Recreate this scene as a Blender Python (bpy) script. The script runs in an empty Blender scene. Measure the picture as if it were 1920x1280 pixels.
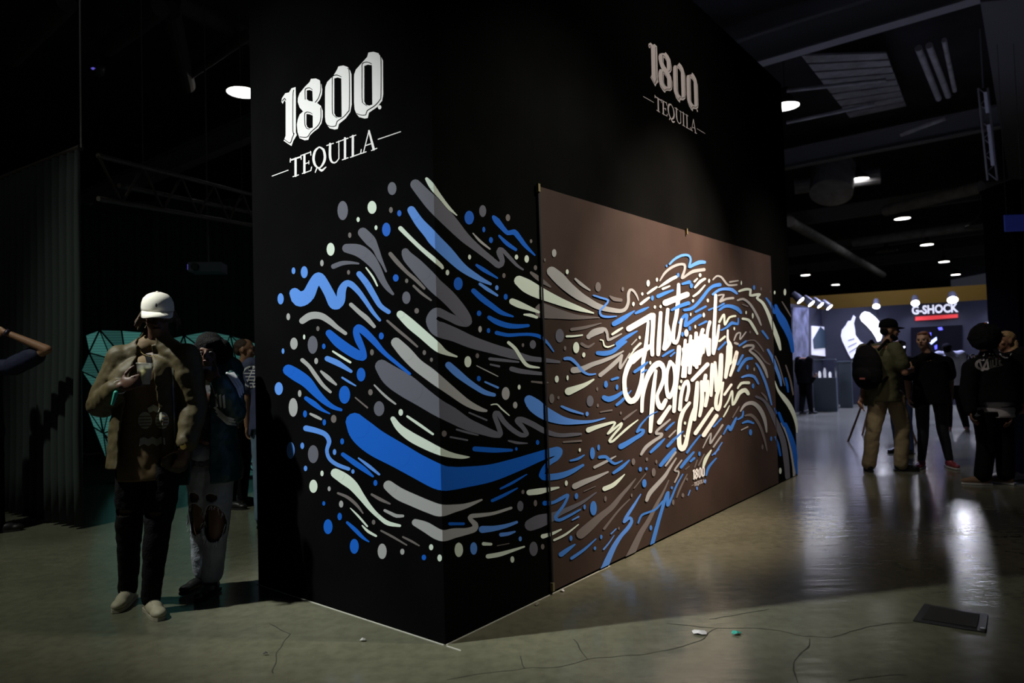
import bpy, bmesh, math, random
from mathutils import Vector, Matrix, Euler, noise
random.seed(7)
S = bpy.context.scene
COL = S.collection
PI = math.pi
# ---------------------------------------------------------------- camera
F = 1285.0; CH = 1.42
PITCH = math.atan(42 / F); ROLL = -0.029
RM = (Euler((PI/2 + PITCH, 0, 0)).to_matrix() @ Matrix.Rotation(ROLL, 3, 'Z'))
cd = bpy.data.cameras.new('camera'); cam = bpy.data.objects.new('camera', cd); COL.objects.link(cam)
cam.matrix_world = Matrix.Translation((0, 0, CH)) @ RM.to_4x4()
cd.sensor_width = 36; cd.lens = 36 * F / 1920; cd.clip_start = 0.05; cd.clip_end = 200
cd.dof.use_dof = True; cd.dof.focus_distance = 4.6; cd.dof.aperture_fstop = 1.8
S.camera = cam
# ---------------------------------------------------------------- world, view, lights
W = bpy.data.worlds.new('world'); S.world = W; W.use_nodes = True
W.node_tree.nodes['Background'].inputs[0].default_value = (0.55, 0.6, 0.8, 1)
W.node_tree.nodes['Background'].inputs[1].default_value = 0.028  # dim ambient fill, added; no source of its own in the hall
S.view_settings.view_transform = 'Standard'; S.view_settings.look = 'None'
S.view_settings.exposure = 0; S.view_settings.gamma = 1; S.view_settings.use_curve_mapping = False
S.cycles.max_bounces = 6; S.cycles.diffuse_bounces = 3; S.cycles.glossy_bounces = 3
S.cycles.sample_clamp_indirect = 4.0; S.cycles.sample_clamp_direct = 40.0

def ray(x, y): return RM @ Vector(((x - 960) / F, -(y - 640) / F, -1))
O = Vector((0, 0, CH))
def ground(x, y, z=0.0):
    r = ray(x, y); return O + r * ((z - CH) / r.z)
def atd(x, y, Y):
    r = ray(x, y); return O + r * (Y / r.y)
def onplane(x, y, p, n):
    r = ray(x, y); return O + r * ((p - O).dot(n) / r.dot(n))
U = ray(1990, 652); U.z = 0; U.normalize()
V = Vector((-U.y, U.x, 0))
K = ground(835, 1208)
RLEN = (ground(1495, 890) - K).dot(U)
LLEN = (ground(483, 1095) - K).dot(V)
BH = 4.72

def spot(name, loc, target, power, color, angle, blend=0.6, size=0.15):
    l = bpy.data.lights.new(name, 'SPOT'); o = bpy.data.objects.new(name, l); COL.objects.link(o)
    l.energy = power; l.color = color; l.spot_size = math.radians(angle); l.spot_blend = blend; l.shadow_soft_size = size
    o.location = loc; o.rotation_euler = (Vector(target) - Vector(loc)).to_track_quat('-Z', 'Y').to_euler()
    return o
# high-bay lamp left of the camera: the key on the left wall and the near floor
KEYLAMP = K + V * 3.9 - U * 4.9 + Vector((0, 0, 7.9))
_az, _el = math.radians(21), math.radians(47.5)
spot('key_lamp_light', KEYLAMP, KEYLAMP + 9 * Vector((math.cos(_el) * math.cos(_az), math.cos(_el) * math.sin(_az), -math.sin(_el))), 4500, (0.97, 1.0, 0.94), 26, 1.0, 0.10)
spot('left_fill_light', KEYLAMP, ground(120, 1055) + Vector((0, 0, 1.1)), 1100, (0.95, 1.0, 0.87), 42, 1.0, 0.12)  # added fill from the key position, brightens couple and left edge
# warm booth spotlights on the painted banner: a wide flood and a tight hot beam
WARM = K + U * 3.0 - V * 2.5 + Vector((0, 0, 4.7))
BANC = onplane(1275, 640, K, V)
spot('banner_beam', WARM + U * 0.2, BANC + Vector((0, 0, 0.1)), 2100, (1.0, 0.81, 0.65), 50, 1.0, 0.05)
spot('banner_side_beam', WARM - U * 1.5, K + U * 1.1 + Vector((0, 0, 1.9)), 480, (1.0, 0.92, 0.78), 58, 1.0, 0.08)
spot('banner_end_beam', WARM + U * 1.6, K + U * (RLEN - 0.7) + Vector((0, 0, 1.5)), 520, (1.0, 0.86, 0.74), 48, 1.0, 0.08)
spot('banner_wash', WARM, K + U * 2.9 + Vector((0, 0, 3.3)), 95, (1.0, 0.82, 0.70), 85, 1.0, 0.08)
# fill light added above the far walkway to brighten the standing group
spot('group_fill_light', (0.6, 5.5, 7.8), (5.4, 8.0, 1.4), 520, (1.0, 0.92, 0.8), 38, 1.0, 0.15)
# ---------------------------------------------------------------- materials
MATS = {}
def mat(name, col, rough=0.7, metal=0.0, noise_s=0, noise_a=0.25, bump=0.0, bump_s=60, emit=None, es=1.0, spec=0.5, trans=0, sheen=0):
    if name in MATS: return MATS[name]
    m = bpy.data.materials.new(name); m.use_nodes = True; nt = m.node_tree
    b = nt.nodes['Principled BSDF']
    b.inputs['Base Color'].default_value = (*col, 1); b.inputs['Roughness'].default_value = rough
    b.inputs['Metallic'].default_value = metal; b.inputs['Specular IOR Level'].default_value = spec
    if trans: b.inputs['Transmission Weight'].default_value = trans
    if sheen: b.inputs['Sheen Weight'].default_value = sheen
    if emit:
        b.inputs['Emission Color'].default_value = (*emit, 1); b.inputs['Emission Strength'].default_value = es
    tc = nt.nodes.new('ShaderNodeTexCoord')
    if noise_s:
        n = nt.nodes.new('ShaderNodeTexNoise'); n.inputs['Scale'].default_value = noise_s; n.inputs['Detail'].default_value = 5
        nt.links.new(tc.outputs['Object'], n.inputs['Vector'])
        r = nt.nodes.new('ShaderNodeValToRGB'); e = r.color_ramp.elements
        e[0].position = 0.3; e[1].position = 0.7
        e[0].color = (*[c * (1 - noise_a) for c in col], 1); e[1].color = (*[min(1, c * (1 + noise_a)) for c in col], 1)
        nt.links.new(n.outputs['Fac'], r.inputs['Fac']); nt.links.new(r.outputs['Color'], b.inputs['Base Color'])
    if bump:
        n2 = nt.nodes.new('ShaderNodeTexNoise'); n2.inputs['Scale'].default_value = bump_s; n2.inputs['Detail'].default_value = 3
        nt.links.new(tc.outputs['Object'], n2.inputs['Vector'])
        bp = nt.nodes.new('ShaderNodeBump'); bp.inputs['Strength'].default_value = bump; bp.inputs['Distance'].default_value = 0.02
        nt.links.new(n2.outputs['Fac'], bp.inputs['Height']); nt.links.new(bp.outputs['Normal'], b.inputs['Normal'])
    MATS[name] = m; return m
def glow(name, col, s): return mat(name, (0.8, 0.8, 0.8), emit=col, es=s)
# ---------------------------------------------------------------- objects
def tag(o, label=None, cat=None, group=None, kind=None):
    if label: o['label'] = label
    if cat: o['category'] = cat
    if group: o['group'] = group
    if kind: o['kind'] = kind
    return o
def empty(name, loc=(0, 0, 0), rz=0):
    o = bpy.data.objects.new(name, None); o.empty_display_size = 0.1; COL.objects.link(o)
    o.location = loc; o.rotation_euler = (0, 0, rz); return o
def link(name, me, mats, parent=None, world=True):
    """mesh coordinates are world coordinates; a child keeps them through its parent's inverse"""
    if not isinstance(mats, (list, tuple)): mats = [mats]
    for m in mats: me.materials.append(m)
    o = bpy.data.objects.new(name, me); COL.objects.link(o)
    if parent:
        o.parent = parent
        if world:
            root = parent
            M = Matrix.LocRotScale(root.location, root.rotation_euler, None)
            while root.parent:
                root = root.parent
                M = Matrix.LocRotScale(root.location, root.rotation_euler, None) @ M
            me.transform(M.inverted())
    return o
class MB:
    def __init__(s): s.bm = bmesh.new(); s.mi = 0
    def face(s, pts):
        vs = [s.bm.verts.new(p) for p in pts]
        f = s.bm.faces.new(vs); f.material_index = s.mi; return f
    def box(s, c, size, rz=0, R=None):
        R = R or Matrix.Rotation(rz, 3, 'Z'); c = Vector(c); h = Vector(size) / 2
        v = [s.bm.verts.new(c + R @ Vector((x * h.x, y * h.y, z * h.z))) for x in (-1, 1) for y in (-1, 1) for z in (-1, 1)]
        for q in ((0, 1, 3, 2), (4, 6, 7, 5), (0, 4, 5, 1), (2, 3, 7, 6), (0, 2, 6, 4), (1, 5, 7, 3)):
            s.bm.faces.new([v[i] for i in q]).material_index = s.mi
    def obox(s, o, a, b, c):
        """box from a corner and three edge vectors"""
        v = [s.bm.verts.new(o + a * i + b * j + c * k) for i in (0, 1) for j in (0, 1) for k in (0, 1)]
        for q in ((0, 1, 3, 2), (4, 6, 7, 5), (0, 4, 5, 1), (2, 3, 7, 6), (0, 2, 6, 4), (1, 5, 7, 3)):
            s.bm.faces.new([v[i] for i in q]).material_index = s.mi
        return s
    def tube(s, a, b, ra, rb=None, n=12, cap=True):
        a = Vector(a); b = Vector(b); rb = ra if rb is None else rb
        d = (b - a).normalized(); x = d.orthogonal().normalized(); y = d.cross(x)
        A = []; B = []
        for i in range(n):
            t = 2 * PI * i / n; w = x * math.cos(t) + y * math.sin(t)
            A.append(s.bm.verts.new(a + w * ra)); B.append(s.bm.verts.new(b + w * rb))
        for i in range(n):
            s.bm.faces.new((A[i], A[(i + 1) % n], B[(i + 1) % n], B[i])).material_index = s.mi
        if cap:
            s.bm.faces.new(A[::-1]).material_index = s.mi; s.bm.faces.new(B).material_index = s.mi
    def lathe(s, c, prof, n=20, R=None):
        R = R or Matrix.Identity(3); c = Vector(c); rings = []
        for r, z in prof:
            rings.append([s.bm.verts.new(c + R @ Vector((r * math.cos(2 * PI * i / n), r * math.sin(2 * PI * i / n), z))) for i in range(n)])
        for a, b in zip(rings, rings[1:]):
            for i in range(n): s.bm.faces.new((a[i], a[(i + 1) % n], b[(i + 1) % n], b[i])).material_index = s.mi
    def cone(s, a, b, ra, rb, n=14):
        """capsule with two radii, closed"""
        a = Vector(a); b = Vector(b); d = b - a; L = d.length
        if L < 1e-6: d = Vector((0, 0, 1)); L = 1e-6
        d = d / max(L, 1e-6); x = d.orthogonal().normalized(); y = d.cross(x)
        prof = [(a, -PI / 2 * (1 - k / 4), ra) for k in range(1, 5)] + [(b, PI / 2 * (k / 4), rb) for k in range(0, 4)]
        rings = []
        for (p, t, r) in prof:
            q = p + d * (r * math.sin(t)); rr = r * math.cos(t)
            rings.append([s.bm.verts.new(q + (x * math.cos(2 * PI * i / n) + y * math.sin(2 * PI * i / n)) * rr) for i in range(n)])
        for p, q in zip(rings, rings[1:]):
            for i in range(n): s.bm.faces.new((p[i], p[(i + 1) % n], q[(i + 1) % n], q[i]))
        t0 = s.bm.verts.new(a - d * ra); t1 = s.bm.verts.new(b + d * rb)
        for i in range(n):
            s.bm.faces.new((rings[0][(i + 1) % n], rings[0][i], t0)); s.bm.faces.new((rings[-1][i], rings[-1][(i + 1) % n], t1))
    def ell(s, c, r, R=None, n=16, m=9):
        R = R or Matrix.Identity(3); c = Vector(c); rings = []
        for k in range(1, m):
            t = PI * k / m
            rings.append([s.bm.verts.new(c + R @ Vector((r[0] * math.sin(t) * math.cos(2 * PI * i / n), r[1] * math.sin(t) * math.sin(2 * PI * i / n), -r[2] * math.cos(t)))) for i in range(n)])
        for p, q in zip(rings, rings[1:]):
            for i in range(n): s.bm.faces.new((p[i], p[(i + 1) % n], q[(i + 1) % n], q[i]))
        t0 = s.bm.verts.new(c + R @ Vector((0, 0, -r[2]))); t1 = s.bm.verts.new(c + R @ Vector((0, 0, r[2])))
        for i in range(n):
            s.bm.faces.new((rings[0][(i + 1) % n], rings[0][i], t0)); s.bm.faces.new((rings[-1][i], rings[-1][(i + 1) % n], t1))
    def loft(s, rings, R, n=24):
        """closed body of elliptical slices (centre, rx, ry, power), domed at both ends"""
        L = []
        m = len(rings); rr = []
        for i in range(m - 1):
            a, b_ = rings[i], rings[i + 1]; p = rings[max(0, i - 1)]; q = rings[min(m - 1, i + 2)]
            for j in range(4):
                t = j / 4
                f = lambda w0, w1, w2, w3: w1 + 0.5 * t * (w2 - w0 + t * (2 * w0 - 5 * w1 + 4 * w2 - w3 + t * (3 * (w1 - w2) + w3 - w0)))
                rr.append((f(p[0], a[0], b_[0], q[0]), f(p[1], a[1], b_[1], q[1]), f(p[2], a[2], b_[2], q[2])))
        rr.append(rings[-1])
        for c, rx, ry in rr:
            V_ = []
            for i in range(n):
                t = 2 * PI * i / n; cx_, sy_ = math.cos(t), math.sin(t); e = 0.82
                V_.append(s.bm.verts.new(c + R @ Vector((rx * math.copysign(abs(cx_) ** e, cx_), ry * math.copysign(abs(sy_) ** e, sy_), 0))))
            L.append(V_)
        for a, b_ in zip(L, L[1:]):
            for i in range(n): s.bm.faces.new((a[i], a[(i + 1) % n], b_[(i + 1) % n], b_[i]))
        s.bm.faces.new(L[0][::-1]); s.bm.faces.new(L[-1])
    def done(s, name, mats, parent=None, smooth=False):
        me = bpy.data.meshes.new(name)
        bmesh.ops.recalc_face_normals(s.bm, faces=s.bm.faces)
        s.bm.to_mesh(me); s.bm.free()
        if smooth: me.shade_smooth()
        return link(name, me, mats, parent)
    def blob(s, name, mats, parent=None, voxel=0.01, smooth=3, cut=None, solid=0, wr=0):
        """fuse the closed pieces into ONE continuous surface"""
        me = bpy.data.meshes.new('tmp'); s.bm.to_mesh(me); s.bm.free()
        t = bpy.data.objects.new('tmp', me); COL.objects.link(t)
        r = t.modifiers.new('r', 'REMESH'); r.mode = 'VOXEL'; r.voxel_size = voxel
        if smooth:
            q = t.modifiers.new('s', 'SMOOTH'); q.factor = 0.5; q.iterations = smooth
        dg = bpy.context.evaluated_depsgraph_get(); dg.update()
        nm = bpy.data.meshes.new_from_object(t.evaluated_get(dg))
        bpy.data.objects.remove(t); bpy.data.meshes.remove(me)
        nm.name = name
        if cut or wr:
            bm = bmesh.new(); bm.from_mesh(nm)
            if wr:
                bm.normal_update()
                for v in bm.verts:
                    p = v.co
                    v.co = p + v.normal * wr * (0.8 * noise.noise(Vector((p.x * 7 + p.z * 5, p.y * 7, p.z * 8 - p.x * 6))) + 0.35 * noise.noise(Vector((p.x * 22 - p.z * 14, p.y * 20, p.z * 22 + p.x * 9))))
            if cut:
                bmesh.ops.delete(bm, geom=[v for v in bm.verts if cut(v.co)], context='VERTS')
                for _ in range(2):
                    bv = [v for v in bm.verts if v.is_boundary]
                    new = {}
                    for v in bv:
                        nb = [e.other_vert(v) for e in v.link_edges if e.is_boundary]
                        if len(nb) == 2: new[v] = v.co * 0.5 + (nb[0].co + nb[1].co) * 0.25
                    for v, c in new.items(): v.co = c
            bm.to_mesh(nm); bm.free()
        nm.shade_smooth()
        nm.materials.clear()
        o = link(name, nm, mats, parent)
        if solid:
            m = o.modifiers.new('thick', 'SOLIDIFY'); m.thickness = solid; m.offset = -1
        return o
def prism(pts, d):
    """closed slab: outline points (world) pushed along vector d"""
    mb = MB(); a = [mb.bm.verts.new(p) for p in pts]; b = [mb.bm.verts.new(Vector(p) + d) for p in pts]
    n = len(pts)
    fa = mb.bm.faces.new(a); fb = mb.bm.faces.new(b[::-1])
    for i in range(n): mb.bm.faces.new((a[i], b[i], b[(i + 1) % n], a[(i + 1) % n]))
    return mb
# ---------------------------------------------------------------- painted strokes
def crom(P, step):
    out = []
    n = len(P)
    if n == 2:
        a, b = P; k = max(1, int(math.hypot(b[0] - a[0], b[1] - a[1]) / step / 2))
        return [tuple(a[i] + (b[i] - a[i]) * t / k for i in range(3)) for t in range(k + 1)]
    for i in range(n - 1):
        p0 = P[max(0, i - 1)]; p1 = P[i]; p2 = P[i + 1]; p3 = P[min(n - 1, i + 2)]
        k = max(2, int(math.hypot(p2[0] - p1[0], p2[1] - p1[1]) / step))
        k = min(k, 14)
        for j in range(k):
            t = j / k
            out.append(tuple(0.5 * ((2 * p1[c]) + (-p0[c] + p2[c]) * t + (2 * p0[c] - 5 * p1[c] + 4 * p2[c] - p3[c]) * t * t + (-p0[c] + 3 * p1[c] - 3 * p2[c] + p3[c]) * t ** 3) for c in range(3)))
    out.append(tuple(P[-1])); return out
def polys_of(P, ox, oy, s, step=4.0, wk=1.0):
    P = [(ox + a / s, oy + b / s, max(0.35, wk * c / s)) for a, b, c in P]
    Q = crom(P, step); out = []
    def disc(q):
        n = 12 if q[2] > 2.5 else 8
        return [(q[0] + q[2] * math.cos(2 * PI * i / n), q[1] + q[2] * math.sin(2 * PI * i / n)) for i in range(n)]
    out.append(disc(Q[0]))
    for a, b in zip(Q, Q[1:]):
        dx, dy = b[0] - a[0], b[1] - a[1]; L = math.hypot(dx, dy)
        if L < 1e-5: continue
        nx, ny = -dy / L, dx / L
        wa, wb = max(0.3, a[2]), max(0.3, b[2])
        out.append([(a[0] + nx * wa, a[1] + ny * wa), (b[0] + nx * wb, b[1] + ny * wb), (b[0] - nx * wb, b[1] - ny * wb), (a[0] - nx * wa, a[1] - ny * wa)])
        out.append(disc((b[0], b[1], wb)))
    return out
def ellipse_poly(cx, cy, rx, ry, n=18): return [(cx + rx * math.cos(2 * PI * i / n), cy + ry * math.sin(2 * PI * i / n)) for i in range(n)]
def clip(poly, a, b, keep_left):
    """keep the side of the line a->b (image space)"""
    def sd(p):
        v = (b[0] - a[0]) * (p[1] - a[1]) - (b[1] - a[1]) * (p[0] - a[0])
        return v if keep_left else -v
    out = []
    for i, p in enumerate(poly):
        q = poly[(i + 1) % len(poly)]; sp, sq = sd(p), sd(q)
        if sp >= 0: out.append(p)
        if (sp > 0 and sq < 0) or (sp < 0 and sq > 0):
            t = sp / (sp - sq); out.append((p[0] + (q[0] - p[0]) * t, p[1] + (q[1] - p[1]) * t))
    return out if len(out) >= 3 else []

from mathutils.bvhtree import BVHTree
def wmat(o):
    M = Matrix.LocRotScale(o.location, o.rotation_euler, None)
    return wmat(o.parent) @ M if o.parent else M
def decal(name, polys, targets, m, parent, off=0.004, cell=4.0, fallback=None):
    """print laid on the surface of a garment"""
    tr = []
    for t in targets:
        M = wmat(t); tr.append(BVHTree.FromPolygons([M @ v.co for v in t.data.vertices], [p.vertices[:] for p in t.data.polygons]))
    mb = MB(); cache = {}
    def hit(x, y):
        k = (round(x, 2), round(y, 2))
        if k not in cache:
            d = ray(x, y).normalized(); best = None
            for b_ in tr:
                h = b_.ray_cast(O, d)
                if h[0] and (best is None or h[3] < best[3]): best = h
            cache[k] = mb.bm.verts.new(best[0] - d * off) if best else None
        return cache[k]
    for P in polys:
        x0, x1 = min(p[0] for p in P), max(p[0] for p in P); y0, y1 = min(p[1] for p in P), max(p[1] for p in P)
        nx_, ny_ = max(1, int((x1 - x0) / cell)), max(1, int((y1 - y0) / cell))
        for i in range(nx_):
            a, b_ = x0 + (x1 - x0) * i / nx_, x0 + (x1 - x0) * (i + 1) / nx_
            Q = clip(clip(P, (a, 0), (a, 9), False), (b_, 0), (b_, 9), True)
            if not Q: continue
            for j in range(ny_):
                c, d = y0 + (y1 - y0) * j / ny_, y0 + (y1 - y0) * (j + 1) / ny_
                T_ = clip(clip(Q, (0, c), (9, c), True), (0, d), (9, d), False)
                if len(T_) < 3: continue
                vs = []
                for p in T_:
                    v = hit(*p)
                    if v and v not in vs: vs.append(v)
                if len(vs) >= 3:
                    try: mb.bm.faces.new(vs)
                    except ValueError: pass
    if not mb.bm.faces: return None
    return mb.done(name, m, parent, True)
# the mural: one line per stroke, "paint x,y,halfwidth ..." ; "paint@ x,y,rx,ry ..." are dots
MURAL = {}
MURAL[(500, 320, 4.266)] = """
g@ 1003,142,35,52 608,318,42,77 1117,1015,33,50
w@ 843,293,36,52 732,390,13,20 875,455,12,19 512,628,32,52 1446,814,14,22
m@ 994,314,15,24 665,515,13,22 655,812,12,19 1120,880,13,18 1200,1120,18,22 410,1262,13,20
b@ 1061,340,17,25 957,470,34,55 1033,857,23,29
h@ 442,738,14,26 173,1167,15,28
l@ 215,800,15,27 301,811,28,48 112,1024,25,45
w 1280,65,14 1310,105,24 1345,155,24 1400,225,17 1460,300,14 1520,355,5
g 1190,110,46 1260,190,56 1340,275,66 1460,400,62 1580,530,45 1690,625,32 1790,705,27 1855,755,27 1885,725,22 1862,650,28 1880,630,18 1940,690,17 2000,755,13 2050,790,8
l 1158,315,36 1220,410,42 1300,500,50 1345,555,55 1450,660,52 1560,770,38 1680,850,26 1790,905,12
w 1070,460,20 1150,540,18 1240,625,18 1340,710,20 1400,765,16 1405,780,10
g 770,495,45 830,560,48 870,620,30 900,690,22 930,750,13 955,805,9
g 640,620,40 740,640,55 820,700,52 880,780,38 930,880,28 970,940,22 1010,985,12
g 535,765,22 600,740,20 670,735,14 735,742,8
w 795,775,6 850,850,9 885,920,7
l 740,825,25 800,900,28 860,1000,26 910,1080,22 975,1128,20
l 225,980,48 265,1025,68 330,995,58 375,905,48 415,855,48 455,900,45 500,980,45 545,1065,50 590,1040,40 600,960,38 630,905,28 670,905,28 730,960,24 790,1040,20 850,1130,17 905,1195,12
m 990,665,18 1040,725,20 1120,810,16 1190,870,16 1260,940,12
g 1110,650,34 1130,690,48 1200,760,60 1290,855,66 1350,920,66 1450,1010,64 1540,1110,58 1600,1185,44 1600,1215,36 1540,1205,38 1450,1165,35 1360,1130,40 1315,1190,45 1350,1250,62 1400,1275,70 1500,1310,62 1640,1370,55 1800,1420,45 1960,1465,40 2100,1500,25 2230,1515,20 2340,1528,12
m 1175,920,10 1240,980,12 1315,1035,8
h 675,1070,18 740,1130,20 800,1180,22 860,1245,15
h 285,1200,28 350,1160,32 430,1160,30 500,1200,26 560,1250,20 630,1300,16
"""
MURAL[(500, 560, 4.266)] = """
h@ 218,358,30,48 396,497,15,25 264,757,14,28 212,868,36,75
w@ 300,305,9,20 1073,908,18,27
g@ 368,368,40,72 899,878,42,60 372,1242,42,72
b@ 457,380,14,22 755,606,35,55 623,767,45,72 307,920,16,28 461,988,14,25 917,297,20,28 604,1140,15,25
l@ 131,418,11,22 97,718,33,52 192,1212,32,68 285,1175,15,26 543,1225,14,24
m@ 536,960,22,32 842,428,15,25 830,747,18,25 1261,430,14,20 1318,487,12,17
b 500,275,32 570,345,44 660,410,45 740,455,42 778,465,26 770,410,26 735,330,32 715,265,28 735,232,32 790,270,32 860,340,28 940,430,20 1040,515,16 1145,600,12
w 530,420,8 600,465,11 670,508,10
l 485,478,24 560,510,26 620,545,20 675,580,14
l 605,630,9 660,665,10 712,695,6
h 285,490,18 340,540,17 390,610,18 450,690,16 510,745,12
h 435,580,10 490,630,20 555,685,10
b 175,570,50 240,610,55 320,665,50 390,745,38 460,815,28 530,865,20 595,888,13
b 315,795,18 380,840,24 440,885,15 505,918,6
h 350,920,10 395,942,14 435,962,10
l 315,1035,26 400,1055,24 470,1085,22 500,1140,20 482,1210,16 500,1275,17 560,1324,18 655,1360,16
m 965,175,10 1050,250,13 1140,325,12 1205,382,9
w 1070,125,34 1150,200,44 1250,285,42 1365,385,40 1430,430,22 1520,462,8
h 1035,350,45 1110,430,56 1200,525,54 1300,600,56 1370,655,52 1480,740,42 1600,830,32 1700,880,22 1755,895,12
g 920,540,60 1000,620,92 1120,700,100 1250,790,85 1370,870,75 1480,930,70 1600,1000,55 1700,1040,45 1830,1085,30 1870,1080,22 1850,1010,22 1822,930,20 1850,915,22 1900,985,22 1970,1050,22 2040,1090,20 2080,1080,20 2050,1030,20 2005,975,24 2040,965,25 2130,1005,26 2230,1060,24 2340,1090,18 2450,1085,16 2515,1080,10
h 862,690,7 920,750,10 970,795,11 1030,840,8
m 710,790,6 805,870,8
b 705,985,82 760,1060,112 870,1150,118 1050,1250,112 1200,1335,108 1385,1427,112 1480,1435,104 1580,1426,93 1780,1396,78 1980,1334,62 2180,1260,45 2280,1226,38 2335,1218,36 2320,1270,24 2250,1320,22 2205,1390,24 2215,1425,28 2330,1418,28 2430,1385,22 2530,1330,12
w 1010,960,22 1060,1030,32 1150,1100,42 1260,1160,42 1385,1220,34 1480,1250,24 1570,1265,16 1620,1265,5
w 1125,940,10 1220,1005,13 1330,1082,10
"""
MURAL[(500, 800, 4.266)] = """
w@ 374,475,33,53 443,372,13,23 1316,962,17,24 1384,1048,18,28
l@ 311,332,14,22 690,357,13,18
h@ 500,495,12,20 596,617,17,28 924,995,36,62 1085,998,17,24
b@ 457,612,12,18 584,717,18,30 491,798,36,60 701,955,36,60 1258,1044,18,22 870,448,16,24
m@ 855,762,14,20
b 610,220,18 700,285,24 780,340,22 850,395,10
l 735,250,7 820,315,15 900,380,10
w 550,370,42 620,415,50 690,470,44 760,560,30 830,650,22 900,720,18 970,770,20 1065,790,12
m 570,530,10 650,565,14 720,625,13 770,690,6
w 670,650,4 730,710,9 805,795,8
w 765,790,6 810,835,12 875,872,10
b 645,765,12 710,825,18 770,885,14 818,918,6
h 945,668,12 1000,695,15 1040,712,16 1090,712,12
m 840,540,10 910,580,15 985,615,8
h 975,470,46 1060,535,55 1180,590,55 1300,640,55 1392,668,54 1500,652,35 1600,630,22 1720,583,8
h 1190,765,32 1270,800,46 1395,868,50 1500,850,44 1600,835,30 1660,815,28 1668,780,25 1630,740,18 1635,715,20 1720,705,18 1820,690,14 1955,648,12
m 915,830,8 1010,880,10 1120,945,6
m 1090,880,8 1160,915,10 1220,950,6
"""
MURAL[(800, 320, 4.266)] = """
b@ 340,375,38,55 457,470,12,22 514,554,16,24 252,903,36,52 632,1008,16,24 419,1140,18,22
g@ 448,322,28,48
m@ 650,375,18,28 835,563,10,16 618,838,13,20 870,775,14,20 945,713,7,14 1371,928,22,38
w@ 343,690,12,20 718,690,14,20 800,705,18,30 1124,808,12,20
h@ 1020,658,18,32
l@ 561,935,14,20
h 370,500,5 430,565,11 505,625,7
b 535,370,16 560,400,28 610,460,22 650,498,20 700,490,24 740,535,22 790,600,18 865,675,7
b 580,520,10 640,580,18 712,630,14
b 400,755,12 460,795,18 565,858,8
l 425,905,12 490,950,16 565,997,10
b 375,960,22 440,1020,26 520,1080,24 600,1135,20 690,1165,8
w 740,880,46 800,920,60 880,965,56 980,1010,44 1100,1060,32 1220,1103,22 1335,1138,6
w 685,1045,28 740,1070,30 820,1100,20 895,1130,12
w 780,1150,8 830,1155,15 880,1172,12
m 835,815,12 880,850,20 935,890,18 990,928,8
h 1190,865,10 1240,910,14 1305,955,8
"""
MURAL[(800, 560, 4.266)] = """
h@ 427,243,14,26 708,850,18,27
b@ 494,254,14,20 417,638,16,22 887,1148,14,20 717,1200,10,14 1434,686,16,25
m@ 405,455,14,20 770,370,10,15 1107,395,10,18 1001,797,20,38 1054,790,9,13 1364,720,8,14 1369,853,9,14 140,1078,20,25
w@ 329,503,28,45 740,706,12,20 1196,390,25,45 1257,448,13,20 1041,642,16,28 1127,631,9,20
h@ 632,757,32,52
g@ 849,365,25,35 1064,295,34,55 1307,817,28,45
l@ 1283,920,13,18
b 500,150,18 560,185,24 640,212,24 720,220,20 812,214,14
b 560,272,18 650,290,16 750,285,14 830,285,14 900,300,16 960,345,12 1015,420,6
w 655,350,14 710,400,15 760,480,16 810,535,15 900,550,7
g 505,480,14 600,490,14 735,505,8
g 510,525,8 580,540,10
g 680,560,22 760,580,22 930,600,14
m 840,662,8 945,672,10 975,668,3
h 400,535,4 490,580,5 570,620,4
l 175,530,30 240,590,34 320,655,28 400,710,24 470,750,22 540,768,16
l 468,665,8 570,710,10
g 340,910,7 480,970,8
w 515,848,5 560,842,6 600,880,7 660,932,5
l 820,810,44 860,850,62 930,905,60 1010,945,50 1100,975,34 1200,985,20 1320,980,12 1425,955,6
l 1080,860,10 1150,890,13 1250,920,8
m 1160,245,14 1260,230,14 1395,195,5
w 1120,300,10 1180,298,9 1245,290,7
h 1295,300,20 1350,270,25 1400,255,22
m 1240,360,14 1290,385,12 1340,355,6
g 240,1045,8 330,1070,10 410,1090,6
g 190,1105,8 325,1130,8
g 655,1135,8 730,1152,12 805,1155,5
m 1095,1145,8 1235,1135,9
b 385,1200,22 540,1210,22 680,1210,12
l 1105,478,14 1150,478,16 1200,520,13 1250,580,12 1300,605,10 1350,600,7
w 1135,740,34 1200,715,26 1270,685,18 1335,645,8
m 925,95,68 1050,120,45 1200,145,22 1380,150,5
m 1390,905,6 1480,890,8
"""
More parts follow.
